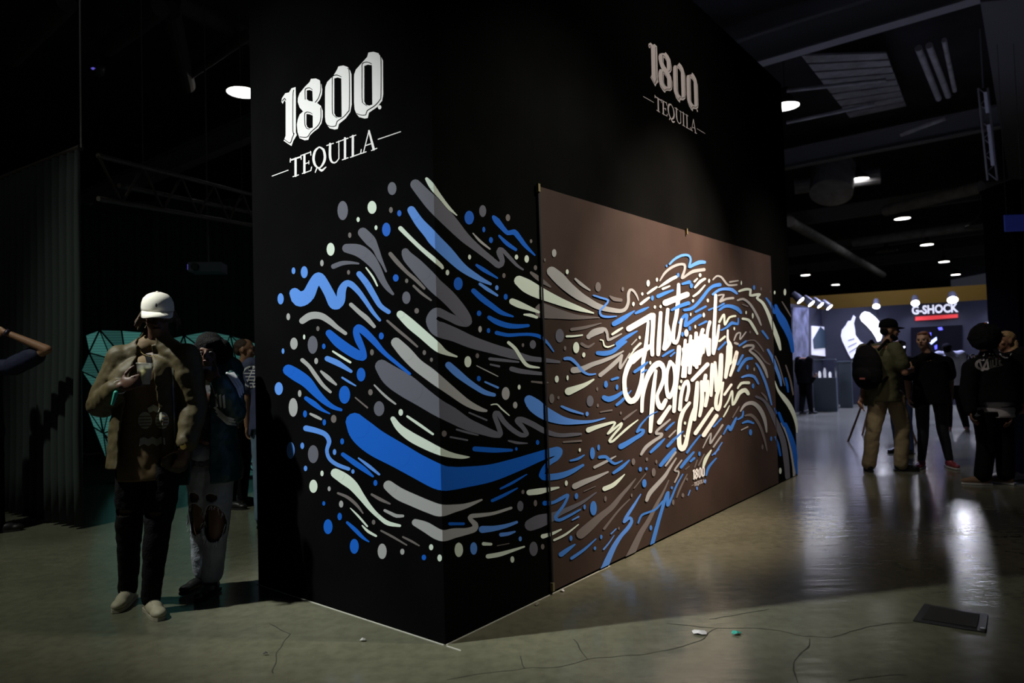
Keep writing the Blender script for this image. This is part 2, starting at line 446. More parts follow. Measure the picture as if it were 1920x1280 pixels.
MURAL[(800, 800, 4.266)] = """
w@ 257,983,34,58 685,1060,16,26 1117,450,12,22 1225,185,9,15
l@ 376,972,28,50 748,895,13,20
g@ 855,975,34,58 749,633,25,42
m@ 928,958,14,22 870,610,14,26 770,520,12,18 1430,575,10,22
b@ 1326,210,20,48 1375,165,11,24 1198,553,14,24 1263,640,10,20 1334,650,27,58 1154,890,12,22 1395,880,9,18 1347,970,9,15
b 590,495,8 680,450,12 800,380,5
b 525,590,14 620,545,14 725,490,6
b 185,775,14 295,775,12
l 445,820,32 540,812,24 640,790,18 720,762,12
l 595,862,18 650,855,16 705,838,8
w 455,935,16 515,938,12
m 565,950,4 660,932,4
w 490,1035,20 580,1020,20 680,990,14 780,958,8
w 820,525,25 900,515,27 980,500,18 1055,485,8
g 830,785,52 900,755,58 990,725,42 1060,690,26 1150,650,20 1250,600,14 1355,525,6
b 945,610,22 1010,605,14 1080,570,16 1130,545,12 1100,620,12 1030,720,14 1060,745,14 1140,710,12 1230,660,7
l 1165,745,6 1215,718,8
w 930,875,20 1000,855,14 1075,820,7
w 1020,905,10 1110,860,10 1215,780,4
b 1075,1020,22 1130,980,18 1185,940,7
b 1160,1050,14 1260,980,12 1355,895,5
h 1185,475,26 1260,440,24 1350,405,18 1450,360,8
b 1150,270,8 1210,255,12 1260,225,6
m 1260,515,4 1350,475,4
"""
MURAL[(1100, 440, 5.819)] = """
m@ 125,568,30,52 394,592,14,24
w@ 510,755,14,24 607,645,12,18 671,528,18,36 767,490,12,22 744,788,13,18 807,783,13,18 1240,440,12,20 1337,500,9,20 1160,720,12,18 1325,718,10,18 1135,868,9,18 1185,1003,10,20 578,1120,12,18
b@ 717,690,16,28 872,340,10,14 998,440,14,24 1143,555,18,28 1125,1020,14,26 1045,1085,14,26
l@ 1278,875,14,26
h -382,400,60 -300,475,71 -204,570,63 -81,666,52 0,712,42 100,770,38 200,805,32 300,825,28 380,830,24 430,800,20 455,730,18 455,650,18 475,600,16 510,610,14 545,660,12 565,715,6
L 75,660,10 150,685,12 235,715,12 200,770,12 145,830,12 160,880,14 230,895,14 325,888,7
m 255,670,10 300,700,24 375,712,20
w 590,755,16 640,715,18 680,685,12
w 665,640,12 720,600,16 765,570,12
b 780,670,24 860,635,20 940,605,12
b 535,855,14 600,825,20 675,790,8
b 300,970,30 370,930,32 440,885,24 520,830,8
b 335,1190,26 400,1140,24 470,1095,20 550,1050,8
w 280,1085,14 340,1045,16 390,1015,10
h 20,1115,26 70,1060,30 140,1030,22 200,1030,20 225,1080,16 235,1145,16 290,1125,14 380,1080,7
w 150,1145,8 180,1155,8 190,1205,10 230,1225,10 300,1200,6
L 905,320,12 960,265,14 1040,225,16 1110,225,14 1135,270,12 1120,350,16 1160,330,20 1230,300,24 1285,300,20
h 800,500,8 850,420,14 920,360,16 1000,325,16 1065,325,16 1070,380,14 1040,470,16 1080,450,14 1160,400,20 1280,380,20
w 785,575,6 860,525,18 930,480,20 975,460,18
w 830,590,14 905,560,10
b 1045,535,14 1120,515,22
w 1175,510,12 1205,480,10
w 1180,575,12 1240,510,18 1290,480,14
w 1165,670,12 1220,630,14 1290,550,8
B 930,820,14 1020,775,22 1110,745,24
b 1065,820,16 1130,810,20 1190,770,20 1260,690,20 1320,610,18 1380,560,20 1450,545,24
b 1190,840,14 1300,780,12
b 1010,960,12 1060,890,20 1095,880,18 1075,990,20 1120,960,22 1190,910,24 1240,880,20
b 1225,985,10 1305,945,14
h 490,1200,6 545,1140,8
h 510,1250,10 580,1180,10
"""
MURAL[(1100, 640, 5.819)] = """
b@ 210,465,20,38 331,497,15,30
m@ 115,520,10,20 120,697,9,20 373,780,10,18
w@ 694,232,12,20 1032,435,13,20 1014,503,14,24 1073,890,13,18 1065,1030,8,14
b 120,125,24 200,130,30 280,110,26 360,50,22 430,0,14
h -143,312,38 -50,300,34 60,250,28 180,210,24 300,160,18 400,105,8
h 150,365,26 220,310,24 300,240,26 370,170,20 385,150,14 370,220,16 365,290,16 410,230,12 470,130,8
w 460,180,8 520,90,10 590,20,12
b 275,415,14 340,395,16
b 190,610,28 240,630,34 320,600,26 400,545,16 440,510,8
b 330,690,18 390,640,18 485,535,6
B 525,330,18 590,285,20 665,225,10
B 605,340,10 650,310,12
m 155,770,8 275,745,7
m 405,850,14 470,800,14 545,745,6
w 20,965,32 100,935,26 200,905,20 300,880,14 300,910,12 230,1005,12 290,960,14 380,890,12 370,930,14 300,1010,14 250,1080,16 280,1090,14 360,1020,13 450,940,14 560,855,6
b 375,1145,34 440,1110,30 520,1060,26 600,1010,22 620,970,18 580,965,14 550,985,14 590,910,12 660,830,8
B 660,830,8 700,800,8 770,765,6
h 595,1230,16 650,1150,22 740,1080,20 810,1035,18 820,1005,14 760,1005,16 770,970,14 840,910,14 910,850,10
b 700,1205,16 780,1130,20 850,1060,8
b 865,965,12 910,920,14 955,880,8
h 900,1040,10 970,970,8
b 885,1140,18 950,1070,18
B 950,1070,16 1050,980,8
b 830,160,12 900,115,16 950,90,10
b 915,160,10 960,120,10
b 1095,1210,14 1160,1120,12 1240,1020,8
b 1385,930,10 1470,840,8
"""
MURAL[(1100, 840, 5.333)] = """
m@ 467,135,18,34 602,110,12,18 697,135,10,20 670,240,20,42 450,470,9,18 322,800,9,15 865,540,12,28 962,470,14,22 1003,310,9,16
b@ 537,210,16,24 598,205,12,16 577,350,22,42 147,885,12,20 82,1000,13,18 642,795,14,26 852,395,10,16 1128,55,12,24
l@ 1103,400,8,18 1185,330,10,22
b 130,90,18 190,85,18 230,120,16 280,155,14 355,125,7
h 80,190,16 180,140,16 290,80,7
b 270,245,16 350,190,20 425,120,8
w 180,405,26 260,370,24 330,310,16 380,260,5
l 160,1240,38 210,1120,34 270,990,28 340,880,22 410,800,22 450,730,18 430,695,16 375,735,16 400,680,18 460,590,16 540,460,6
m 175,805,14 240,720,12 330,610,10 430,510,6
m 475,400,6 590,255,5
l 245,855,8 295,805,6
l 170,1010,10 220,950,8 275,870,4
m -60,860,50 20,790,50 130,690,38 250,590,30 340,480,22 420,390,16 490,305,5
m 420,1110,44 470,1000,38 540,850,30 620,720,24 700,560,18 760,450,12 820,320,6
h 600,520,18 630,450,24 700,370,24 780,280,20 830,200,14 895,100,8
b 655,960,22 690,830,22 720,720,20 750,620,18 780,520,18 815,440,14 810,570,16 850,490,12 900,370,10 960,260,7
b 515,745,10 550,670,12 620,640,12 690,610,12 760,530,10
b 740,170,20 800,100,24 880,10,20
h 790,175,10 890,40,12
b 945,190,16 1000,120,18 1070,40,12
b 1040,130,12 1075,100,14
h 880,340,8 920,260,8 915,230,10 880,220,10 950,120,8
m 900,490,8 940,390,10 1005,260,6
m 990,210,6 1025,180,5
m 1080,190,7 1105,120,7
m 1120,170,9 1175,60,6
w 1165,190,12 1190,110,20 1245,20,8
b 1195,270,10 1220,190,14 1295,100,8
l 1255,70,6 1320,10,8
l 1015,470,6 1035,420,6
"""
MURAL[(1280, 440, 5.817)] = """
w@ 640,525,7,24 287,505,10,20 188,440,12,22 274,715,12,20 230,875,13,26 692,848,9,18 764,883,10,30 563,1023,9,18 1115,625,14,36 1003,630,9,20
b@ 778,575,12,26
m@ 855,590,8,18 735,1060,8,16 960,620,6,14
l 330,650,14 400,600,16 480,590,18 540,600,20 590,640,14
b 285,820,12 350,790,8
B 380,790,8 450,750,12
b 400,820,12 460,780,18 530,780,22 600,810,24 635,850,16
h 330,490,8 370,450,10 420,460,12 460,510,12 500,550,12 590,545,10
h 515,515,10 605,500,8
w 615,615,12 680,595,16 740,600,14 735,660,14 790,655,16 840,650,14 810,690,14 870,740,18 920,830,20 960,930,22 1000,1040,26 1040,1150,26 1065,1250,14
h 390,660,10 450,655,10 410,725,16 470,700,14 550,690,16
h 600,715,10 660,700,14 730,750,14 790,840,14 830,920,14 855,985,8
m 655,760,8 710,780,8
w 655,915,14 720,930,16 770,1000,18 815,1080,12
w 400,950,14 450,870,12 460,980,12 510,900,12 575,885,12
b 420,1040,10 480,1010,12 540,960,20 600,975,12 605,910,8
h 560,1150,8 590,1080,10 630,1070,8 625,1140,8 690,1060,8
h 570,1180,14 600,1190,14
b 615,1210,10 690,1160,12
m 690,1160,6 780,1150,8 850,1220,10 880,1270,8
w 400,1160,12 460,1110,14
b 390,1250,12 470,1170,12
b 1015,770,16 1040,850,35 1090,940,48 1140,1040,40 1180,1150,30 1200,1270,20
b 910,690,10 960,760,16 1000,850,16
m 1085,730,6 1140,820,9 1180,890,7
b 870,1050,14 930,1130,12
"""
MURAL[(1280, 640, 5.817)] = """
b@ 707,280,12,26 768,485,14,28 740,990,18,34 965,1060,12,26
h@ 780,303,8,20
w@ 1065,1410,14,34
m@ 870,1150,10,28
w 455,715,10 500,640,10 540,540,12 545,690,12 580,640,18 620,560,24 680,530,26 715,570,20
w 600,510,10 640,455,16 720,450,18
l 645,390,10 710,370,16 780,385,18 825,460,12
b 600,250,14 655,150,14
b 605,320,14 650,240,18 700,190,20 755,185,16
h 660,65,10 700,45,14 770,45,14 765,75,12 730,100,12 790,150,16 850,220,18 900,310,18 925,390,10
l 800,240,10 840,300,14 900,440,16 940,570,14 970,690,8
h 630,760,8 680,690,18 760,670,24 830,720,26 880,810,24 905,900,18 915,985,10
m 680,810,8 740,800,18 800,850,18 850,940,16 890,1060,14 920,1190,8
b 655,890,10 710,870,16 770,890,12
h 640,965,6 710,930,8
b 445,1010,8 500,920,14 520,960,20 560,880,16 585,830,10
b 340,930,6 420,840,10
m 545,830,6 615,710,7
w 445,820,8 480,760,10 510,700,5
h 220,1160,6 270,1060,8 310,1000,8 300,1110,12 350,1040,10 435,910,12
h 335,1150,10 420,1030,10
l 350,1230,8 390,1160,8 430,1100,6
b 600,850,8 650,820,12 660,760,8
l 930,90,14 980,180,18 1020,290,20 1060,400,18 1075,480,10
m 1010,160,8 1050,260,9 1115,480,6
w 1005,430,5 1040,530,14 1100,610,26 1160,690,28 1210,790,24 1240,900,16 1247,990,8
g 800,600,14 880,640,16 940,720,24 1000,840,30 1060,980,34 1100,1100,34 1130,1300,34 1145,1480,30
h 1075,890,8 1120,970,14 1160,1080,16 1190,1230,16 1215,1400,18 1215,1460,16
b 1010,1040,10 1040,1120,14 1065,1240,12
b 1120,900,20 1180,1050,30 1220,1200,30 1235,1350,20 1245,1440,10
b 1005,730,10 1020,780,14
b 1050,780,16 1080,860,18 1110,920,16
b 1120,400,12 1140,480,14 1150,550,8
m 1125,260,8 1170,400,10 1195,520,12 1205,580,8
m 860,560,8 900,600,12 920,640,8
m 780,90,8 830,130,10 900,220,10 950,250,8
"""
LETTERING = {}
LETTERING[(1170, 480, 6.4)] = """
W 60,870,42 330,715,42
W 350,710,36 345,900,30 335,1060,32 340,1180,28
W 440,680,26 425,900,30 415,1100,32 410,1180,26
W 525,640,24 508,850,28 500,1000,30 480,1110,28
W 525,820,16 550,940,24 545,1040,26 490,1115,24
W 655,340,22 650,500,30 630,700,28 600,850,28 590,1000,28 620,1040,26 655,970,20 690,760,18
W 500,560,46 755,460,40
W 290,790,20 270,1000,26 250,1150,30 225,1280,26
W 310,1080,30 200,1170,40 100,1260,44
W@ 748,922,26,44
W 735,1010,22 722,1150,24 705,1300,28
W 800,960,22 785,1130,26 768,1300,28
W 865,925,26 855,1100,26 845,1300,30
W 945,885,28 910,1000,22 888,1150,26 905,1220,22 950,1100,22 960,950,22
W 1100,470,22 1090,700,24 1080,900,26 1075,1150,28
W 1030,790,24 1003,900,22 995,1050,24 1015,1180,26
W 1140,830,16 1115,1000,22 1075,1170,20
W 660,1090,30 640,1280,28
W 1245,890,14 1245,1000,18 1270,1080,36 1262,1280,38
W 1350,1150,22 1315,1280,24
"""
LETTERING[(1170, 640, 5.817)] = """
W 220,100,40 120,160,42 50,260,34 10,380,30 5,480,28 20,580,32 70,650,38 130,620,36 170,520,32 195,400,26 212,180,24
W 195,760,22 200,620,25 222,500,28 260,380,34 320,280,38 385,238,38 430,290,30 432,400,26 400,500,26 362,590,22 375,680,32 410,720,34 455,640,26
W 348,320,20 330,450,26 315,600,30 300,800,30 288,980,24
W 505,225,28 475,310,22 462,420,24 468,540,26 495,605,30 535,520,20 555,400,22 545,270,26 515,235,22
W 600,70,28 588,250,32 562,500,30 545,760,24
W 640,80,14 655,180,20 640,380,22
W 695,40,24 675,200,24 665,380,22
W 745,0,28 730,180,26 715,340,24
W 800,-40,26 785,120,26 792,280,24
W 860,-40,24 835,100,22 820,240,24
W 880,-20,20 865,120,18
W 930,-20,24 930,140,20
W 1000,-30,22 975,130,20
W 745,420,24 910,250,28
W 680,640,20 705,520,22 690,435,24 650,480,24 622,600,24 610,740,26
W 715,670,20 660,740,24 630,800,28 607,900,26 600,1020,28 605,1130,30 632,1170,34 668,1130,30 698,1000,26 730,850,26 765,740,24
W 800,450,24 785,650,32 768,850,24
W 845,440,22 852,600,28 842,720,26 825,810,20
W 890,370,24 878,450,28 882,530,24
W 915,430,16 912,560,26 888,700,22
W 960,250,20 957,400,26 950,590,18
W 992,230,20 1002,400,26 1005,540,18
W 1060,150,28 1052,350,32 1040,500,24 1010,600,24 1003,700,24 1025,740,26 1050,680,20 1062,580,16 1080,450,16
W 1150,60,42 1138,200,36 1108,390,22
W 1235,120,18 1200,250,24 1160,370,18
W 385,880,32 500,710,24
W 780,1000,26 965,730,20
W 870,1020,28 1010,810,26
W 1095,580,16 1170,470,16
"""
# block logo traced as flat outlines, crop (480,60) x4.266 on the left wall
LOGO_OUT = [
 [(205,560),(208,530),(235,490),(265,483),(285,450),(318,440),(320,520),(320,800),(327,825),(300,870),(285,912),(250,890),(222,870),(230,850),(238,830),(238,560),(228,545),(215,575)],
 [(335,560),(336,530),(350,490),(390,440),(430,400),(440,375),(480,372),(510,385),(525,420),(531,460),(528,500),(512,540),(490,568),(520,590),(535,630),(535,680),(525,730),(500,770),(460,800),(430,830),(420,862),(390,866),(350,850),(333,800),(328,740),(335,700),(350,660),(378,635),(350,605)],
 [(553,480),(555,440),(570,400),(620,350),(650,300),(660,275),(700,268),(735,280),(755,310),(765,340),(767,580),(755,640),(720,690),(665,735),(655,775),(630,780),(590,770),(575,750),(558,720),(553,680)],
 [(785,370),(786,340),(800,300),(850,245),(890,200),(900,165),(940,158),(980,170),(1000,195),(1017,230),(1019,500),(1010,550),(970,600),(905,645),(895,688),(870,692),(825,680),(805,655),(790,620),(785,560)]]
LOGO_IN = [
 [(408,468),(430,464),(452,472),(455,556),(425,550),(408,538)],
 [(405,655),(430,658),(455,668),(455,764),(430,770),(412,760),(405,740)],
 [(628,372),(655,364),(683,372),(686,680),(660,682),(640,675),(628,650)],
 [(868,272),(895,262),(928,266),(931,580),(905,588),(880,580),(868,556)]]
LOGO_LINES = """
k 303,465,2.5 297,520,2.5 297,795,2.5 306,810,2.5 290,850,2.5 274,888,2.5 226,856,2.5
k 212,552,2.5 230,530,3 238,545,3
k 395,538,2.5 394,468,2.5 402,452,2.5 430,446,2.5 452,462,2
k 518,395,2.5 518,470,2.5 500,530,2.5 475,562,2.5
k 520,605,2.5 520,690,2.5 500,745,2.5 440,800,2.5 410,840,2.5 352,838,2.5
k 393,745,2.5 393,648,2.5 430,643,2.5 452,655,2
k 393,740,2.5 405,768,2.5 430,776,2
k 735,290,2.5 748,330,2.5 748,600,2.5 735,640,2.5 700,680,2.5 650,715,2.5 640,750,2.5 600,755,2.5 576,745,2.5
k 612,380,2.5 614,352,2.5 650,344,2.5 683,358,2.5
k 612,380,2.5 612,620,2.5 622,665,2.5 650,686,2
k 988,180,2.5 1001,220,2.5 1001,500,2.5 990,545,2.5 950,590,2.5 890,630,2.5 880,662,2.5 840,664,2.5 808,652,2.5
k 850,290,2.5 852,252,2.5 890,240,2.5 925,254,2.5
k 850,290,2.5 850,530,2.5 860,570,2.5 890,590,2
"""
LOGO_TEXT = """
x 130,1152,3.5 258,1105,3.5
x 978,858,3.5 1158,797,3.5
x@ 990,602,14,17
x 277,1025,6 360,998,6
x 277,1012,4 275,1040,4
x 360,988,4 363,1018,4
x 318,1012,9 318,1150,9
x 297,1157,4 340,1143,4
x 388,985,9 388,1125,9
x 367,986,4 440,960,4
x 438,955,4 440,985,4
x 390,1055,4 425,1043,4
x 424,1030,3 424,1056,3
x 372,1132,4 440,1108,4
x 440,1108,4 446,1080,4
x 507,920,5 475,950,9 461,1010,10 475,1065,9 507,1088,5 540,1050,9 553,1000,10 540,940,9 507,920,5
x 490,1085,5 475,1122,4
x 500,1085,6 525,1108,9 560,1080,4
x 594,895,9 594,1000,10 612,1042,7 640,1042,5 662,1015,4
x 664,872,4 664,1015,4
x 567,908,4 620,890,4
x 645,883,4 682,869,4
x 713,850,9 713,1012,9
x 690,866,4 738,849,4
x 692,1022,4 738,1006,4
x 776,832,9 776,992,9
x 752,842,4 800,825,4
x 756,1002,4 838,972,4
x 838,972,4 843,940,4
x 903,795,4 862,960,4
x 905,790,7 943,938,10
x 880,908,4 928,891,4
x 842,972,4 882,958,4
x 925,948,4 968,930,4
"""
# ---------------------------------------------------------------- setting
def proj(P):
    q = RM.transposed() @ (Vector(P) - O); return (960 + F * q.x / -q.z, 640 - F * q.y / -q.z)
Z = Vector((0, 0, 1))
m_floor = mat('concrete', (0.16, 0.16, 0.115), rough=0.27, spec=0.45)
nt = m_floor.node_tree; pb = nt.nodes['Principled BSDF']
tc = nt.nodes.new('ShaderNodeTexCoord')
def nz(scale, detail, vec=None, rough=0.55):
    n = nt.nodes.new('ShaderNodeTexNoise'); n.inputs['Scale'].default_value = scale; n.inputs['Detail'].default_value = detail
    n.inputs['Roughness'].default_value = rough
    nt.links.new(vec or tc.outputs['Object'], n.inputs['Vector']); return n
n1 = nz(0.9, 8); n2 = nz(14, 6)
r1 = nt.nodes.new('ShaderNodeValToRGB'); r1.color_ramp.elements[0].position = 0.28; r1.color_ramp.elements[1].position = 0.72
r1.color_ramp.elements[0].color = (0.105, 0.108, 0.074, 1); r1.color_ramp.elements[1].color = (0.20, 0.195, 0.138, 1)
nt.links.new(n1.outputs['Fac'], r1.inputs['Fac'])
mx = nt.nodes.new('ShaderNodeMix'); mx.data_type = 'RGBA'; mx.blend_type = 'MULTIPLY'; mx.inputs[0].default_value = 0.5
r2 = nt.nodes.new('ShaderNodeValToRGB'); r2.color_ramp.elements[0].position = 0.3; r2.color_ramp.elements[1].position = 0.6
r2.color_ramp.elements[0].color = (0.55, 0.55, 0.55, 1)
nt.links.new(n2.outputs['Fac'], r2.inputs['Fac']); nt.links.new(r1.outputs['Color'], mx.inputs[6]); nt.links.new(r2.outputs['Color'], mx.inputs[7])
nt.links.new(mx.outputs[2], pb.inputs['Base Color'])
n3 = nz(2.2, 4); mr = nt.nodes.new('ShaderNodeMapRange'); mr.inputs[3].default_value = 0.15; mr.inputs[4].default_value = 0.22
nt.links.new(n3.outputs['Fac'], mr.inputs[0]); nt.links.new(mr.outputs[0], pb.inputs['Roughness'])
mp = nt.nodes.new('ShaderNodeMapping'); mp.inputs['Scale'].default_value = (1.2, 5, 1); nt.links.new(tc.outputs['Object'], mp.inputs['Vector'])
n4 = nz(2.0, 4, mp.outputs['Vector']); bp = nt.nodes.new('ShaderNodeBump'); bp.inputs['Strength'].default_value = 0.06; bp.inputs['Distance'].default_value = 0.05
nt.links.new(n4.outputs['Fac'], bp.inputs['Height']); nt.links.new(bp.outputs['Normal'], pb.inputs['Normal'])
mb = MB(); mb.box((5, 32, -0.1), (90, 92, 0.2)); floor = tag(mb.done('floor', m_floor), kind='structure')
# hairline cracks: narrow dark ribbons in the slab
m_crack = mat('crack_dark', (0.035, 0.033, 0.025), 0.9)
def crack(pts, w=0.004):
    P = [ground(x, y, 0.0008) for x, y in pts]; Q = []
    for a, b in zip(P, P[1:]):
        n = max(2, int((b - a).length / 0.035))
        for i in range(n):
            p = a.lerp(b, i / n); Q.append(p + Vector((noise.noise(p * 9), noise.noise(p * 9 + Z * 5), 0)) * 0.02)
    Q.append(P[-1]); mb = MB()
    L = []
    for i, p in enumerate(Q):
        d = (Q[min(i + 1, len(Q) - 1)] - Q[max(i - 1, 0)]); d.z = 0; d.normalize(); s = Vector((-d.y, d.x, 0)) * w * (0.5 + 0.7 * abs(noise.noise(p * 20)))
        L.append((mb.bm.verts.new(p + s), mb.bm.verts.new(p - s)))
    for a, b in zip(L, L[1:]): mb.bm.faces.new((a[0], b[0], b[1], a[1]))
    mb.done('crack', m_crack, floor)
for c in ([(835, 1275), (900, 1262), (985, 1253), (1050, 1250), (1100, 1235), (1180, 1229), (1255, 1220), (1310, 1201), (1345, 1178), (1300, 1172), (1250, 1168)],
          [(1345, 1178), (1400, 1177), (1460, 1182), (1510, 1193), (1560, 1195), (1620, 1175), (1665, 1169), (1712, 1166)],
          [(1075, 1198), (1085, 1215), (1102, 1236)], [(975, 1230), (984, 1253)],
          [(1520, 1198), (1500, 1232), (1488, 1255), (1496, 1280)], [(1590, 1275), (1640, 1268), (1700, 1265)],
          [(505, 1170), (540, 1188), (520, 1225), (512, 1262)], [(1440, 1140), (1405, 1150), (1330, 1160)]):
    crack(c)
m_ceil = mat('ceiling_dark', (0.05, 0.05, 0.06), 0.85, noise_s=0.6, noise_a=0.4)
mb = MB(); mb.box((5, 32, 9.6), (90, 92, 0.2)); ceiling = tag(mb.done('ceiling', m_ceil), kind='structure')
m_wall = mat('hall_wall_dark', (0.02, 0.02, 0.028), 0.9)
mb = MB(); mb.box((5, 77.8, 4.75), (90, 0.4, 9.5)); tag(mb.done('wall_back', m_wall), kind='structure')
mb = MB(); mb.box((-39.8, 32, 4.75), (0.4, 91, 9.5)); tag(mb.done('wall_left', m_wall), kind='structure')

# ---------------------------------------------------------------- booth
m_black = mat('booth_black_vinyl', (0.0036, 0.0038, 0.0038), 0.9, noise_s=1.5, noise_a=0.25, spec=0.0)
booth = tag(empty('exhibition_booth', K), 'huge black square-sided booth with painted swirl mural, rising beside walkway', 'booth')
T = 0.12
def slab(name, o, a, b, c, m, parent): return MB().obox(o, a, b, c).done(name, m, parent)
slab('left_wall_panel', K, V * LLEN, U * T, Z * BH, m_black, booth)
slab('right_wall_panel', K + U * T, U * (RLEN - T), V * T, Z * BH, m_black, booth)
slab('rear_wall_panel', K + V * (LLEN - T) + U * T, U * (RLEN - T), V * T, Z * BH, m_black, booth)
slab('end_wall_panel', K + U * (RLEN - T) + V * T, U * T, V * (LLEN - 2 * T), Z * BH, m_black, booth)
slab('roof_panel', K + U * T + V * T + Z * (BH - 0.1), U * (RLEN - 2 * T), V * (LLEN - 2 * T), Z * 0.08, m_black, booth)
m_tape = mat('pale_floor_tape', (0.5, 0.5, 0.46), 0.6)
for nm, o, a, b in (('floor_tape', K - U * 0.008 + V * 0.0, V * LLEN, -U * 0.006), ('floor_tape', K - U * 0.0 - V * 0.006, U * 1.62, -V * 0.006),
                    ('floor_tape', K - V * 0.02 - U * 0.008, -V * 0.1, -U * 0.006)):
    slab(nm, o, a, b, Z * 0.003, m_tape, booth)
# banner hung on the right wall
def onR(x, y, off=0.0): return onplane(x, y, K - V * off, V)
def onL(x, y, off=0.0): return onplane(x, y, K - U * off, U)
m_ban = mat('banner_brown_black', (0.042, 0.027, 0.022), 0.6, noise_s=1.3, noise_a=0.35, spec=0.2)
BT = 0.014
banner = tag(empty('painted_banner', onR(1240, 1010)), 'wide brown-black banner painted with white script and swirls, hung on booth right side', 'banner')
q = [onR(1008, 350), onR(1443, 480), onR(1458, 905), onR(1035, 1106)]
for p in q: p.z = max(p.z, 0.012)
mb = MB(); nx, ny = 60, 24; G = []
for j in range(ny + 1):
    row = []
    for i in range(nx + 1):
        a = q[0].lerp(q[1], i / nx); b = q[3].lerp(q[2], i / nx); p = a.lerp(b, j / ny)
        ed = min(i, nx - i, 6) / 6
        row.append(mb.bm.verts.new(p - V * (BT - 0.003 + 0.0025 * noise.noise(Vector((i * 0.33, j * 0.07, 0)))))) 
    G.append(row)
for j in range(ny):
    for i in range(nx): mb.bm.faces.new((G[j][i], G[j + 1][i], G[j + 1][i + 1], G[j][i + 1]))
b0 = [G[0][i] for i in range(nx + 1)] + [G[j][nx] for j in range(1, ny + 1)] + [G[ny][i] for i in range(nx - 1, -1, -1)] + [G[j][0] for j in range(ny - 1, 0, -1)]
bk = [mb.bm.verts.new(v.co + V * (BT - 0.003)) for v in b0]
for i in range(len(b0)):
    k = (i + 1) % len(b0); mb.bm.faces.new((b0[i], b0[k], bk[k], bk[i]))
mb.done('cloth_sheet', m_ban, banner, smooth=False)
m_cord = mat('black_cord_shadow', (0.006, 0.006, 0.006), 0.8)
mb = MB(); mb.tube(q[0] - V * 0.012 - U * 0.012, q[3] - V * 0.012 - U * 0.012, 0.011, n=8); mb.done('edge_cord_shadow_line', m_cord, banner)  # cord, its black also draws the shadow line along the sheet edge
m_brass = mat('dull_brass_clip', (0.25, 0.22, 0.12), 0.5, 0.6)
for x, y in ((1009, 352), (1287, 434), (1036, 1100)):
    mb = MB(); mb.box(onR(x, y, 0.02), (0.02, 0.02, 0.05), math.atan2(U.y, U.x)); mb.done('clip', m_brass, banner)
# paint
PC = {'g': ('dark_grey', (0.115, 0.12, 0.155)), 'm': ('taupe', (0.15, 0.135, 0.135)), 'h': ('light_grey', (0.36, 0.37, 0.38)), 'b': ('blue', (0.004, 0.115, 0.60)),
      'l': ('pale_blue', (0.10, 0.28, 0.80)), 'L': ('pale_blue', (0.10, 0.28, 0.80)), 'w': ('mint_white', (0.66, 0.77, 0.68)), 'W': ('white', (0.92, 0.92, 0.88)), 'B': ('blue', (0.03, 0.2, 0.75)),
      'k': ('black', (0.01, 0.01, 0.01)), 'x': ('white', (0.85, 0.85, 0.87))}
OFF = {'g': .0010, 'm': .0010, 'h': .0015, 'b': .0020, 'l': .0020, 'w': .0025, 'L': .0030, 'W': .0035, 'B': .0040}
kp0, kp1 = proj(K + Z * 4), proj(K)
e0, e1 = (1008, 350), (1035, 1106); f0, f1 = (1443, 480), (1458, 905)
g0, g1 = proj(K + Z * 0.015 - V * BT), proj(K + U * RLEN + Z * 0.015 - V * BT)
SHAPES = {}
def add_poly(col, poly, letter=False):
    L = clip(poly, kp0, kp1, False)     # left of the corner
    L = clip(poly, kp1, kp0, False)
    R = clip(poly, kp0, kp1, False)
    if sum(p[0] for p in poly) / len(poly) < kp0[0] - 200: L, R = poly, []
    if L: SHAPES.setdefault(('L', col), []).append([onL(x, y, OFF[col]) for x, y in L])
    if R:
        a = clip(R, e1, e0, False)
        rest = clip(R, e0, e1, False)
        if a: SHAPES.setdefault(('R', col), []).append([onR(x, y, OFF[col]) for x, y in a])
        if rest:
            b = clip(rest, f1, f0, False); c = clip(rest, f0, f1, False)
            if b:
                b = clip(b, g0, g1, False)
            if b: SHAPES.setdefault(('N' if letter else 'S', col), []).append([onR(x, y, BT + 0.001 + OFF[col]) for x, y in b])
            if c: c = clip(c, g0, g1, False)
            if c: SHAPES.setdefault(('R', col), []).append([onR(x, y, OFF[col]) for x, y in c])
for D, letter in ((MURAL, False), (LETTERING, True)):
    for (ox, oy, s), txt in D.items():
        for ln in txt.strip().splitlines():
            tk = ln.split(); c = tk[0]
            nums = [tuple(float(v) for v in t.split(',')) for t in tk[1:]]
            if c.endswith('@'):
                for cx, cy, rx, ry in nums: add_poly(c[0], ellipse_poly(ox + cx / s, oy + cy / s, rx / s, ry / s), letter)
            else:
                for p in polys_of(nums, ox, oy, s, wk=.83 if letter else .9): add_poly(c, p, letter)
WHERE = {'L': booth, 'R': booth, 'S': banner, 'N': banner}
def ccw(ps, n):
    s = Vector((0, 0, 0))
    for i, p in enumerate(ps): s += (p - ps[0]).cross(ps[(i + 1) % len(ps)] - ps[0])
    return ps if s.dot(n) > 0 else ps[::-1]
cnt = 0
PARTS = {}
for (w, c), ps in SHAPES.items():
    nm, rgb = PC[c]; n = -U if w == 'L' else -V
    mb, ms = PARTS.setdefault(w, (MB(), [])); m = mat('paint_' + nm + ('2' if c == 'B' else ''), rgb, 0.55, spec=0.3)
    if w in 'SN' and c in 'bB': m = mat('paint_banner_blue', (0.055, 0.21, 0.66), 0.55, spec=0.3)
    if m not in ms: ms.append(m)
    mb.mi = ms.index(m)
    for p in ps:
        cnt += 1; o_ = n * (1e-5 * (cnt % 45))
        p = ccw([q_ + o_ for q_ in p], n)
        try: mb.face(p)
        except ValueError: pass
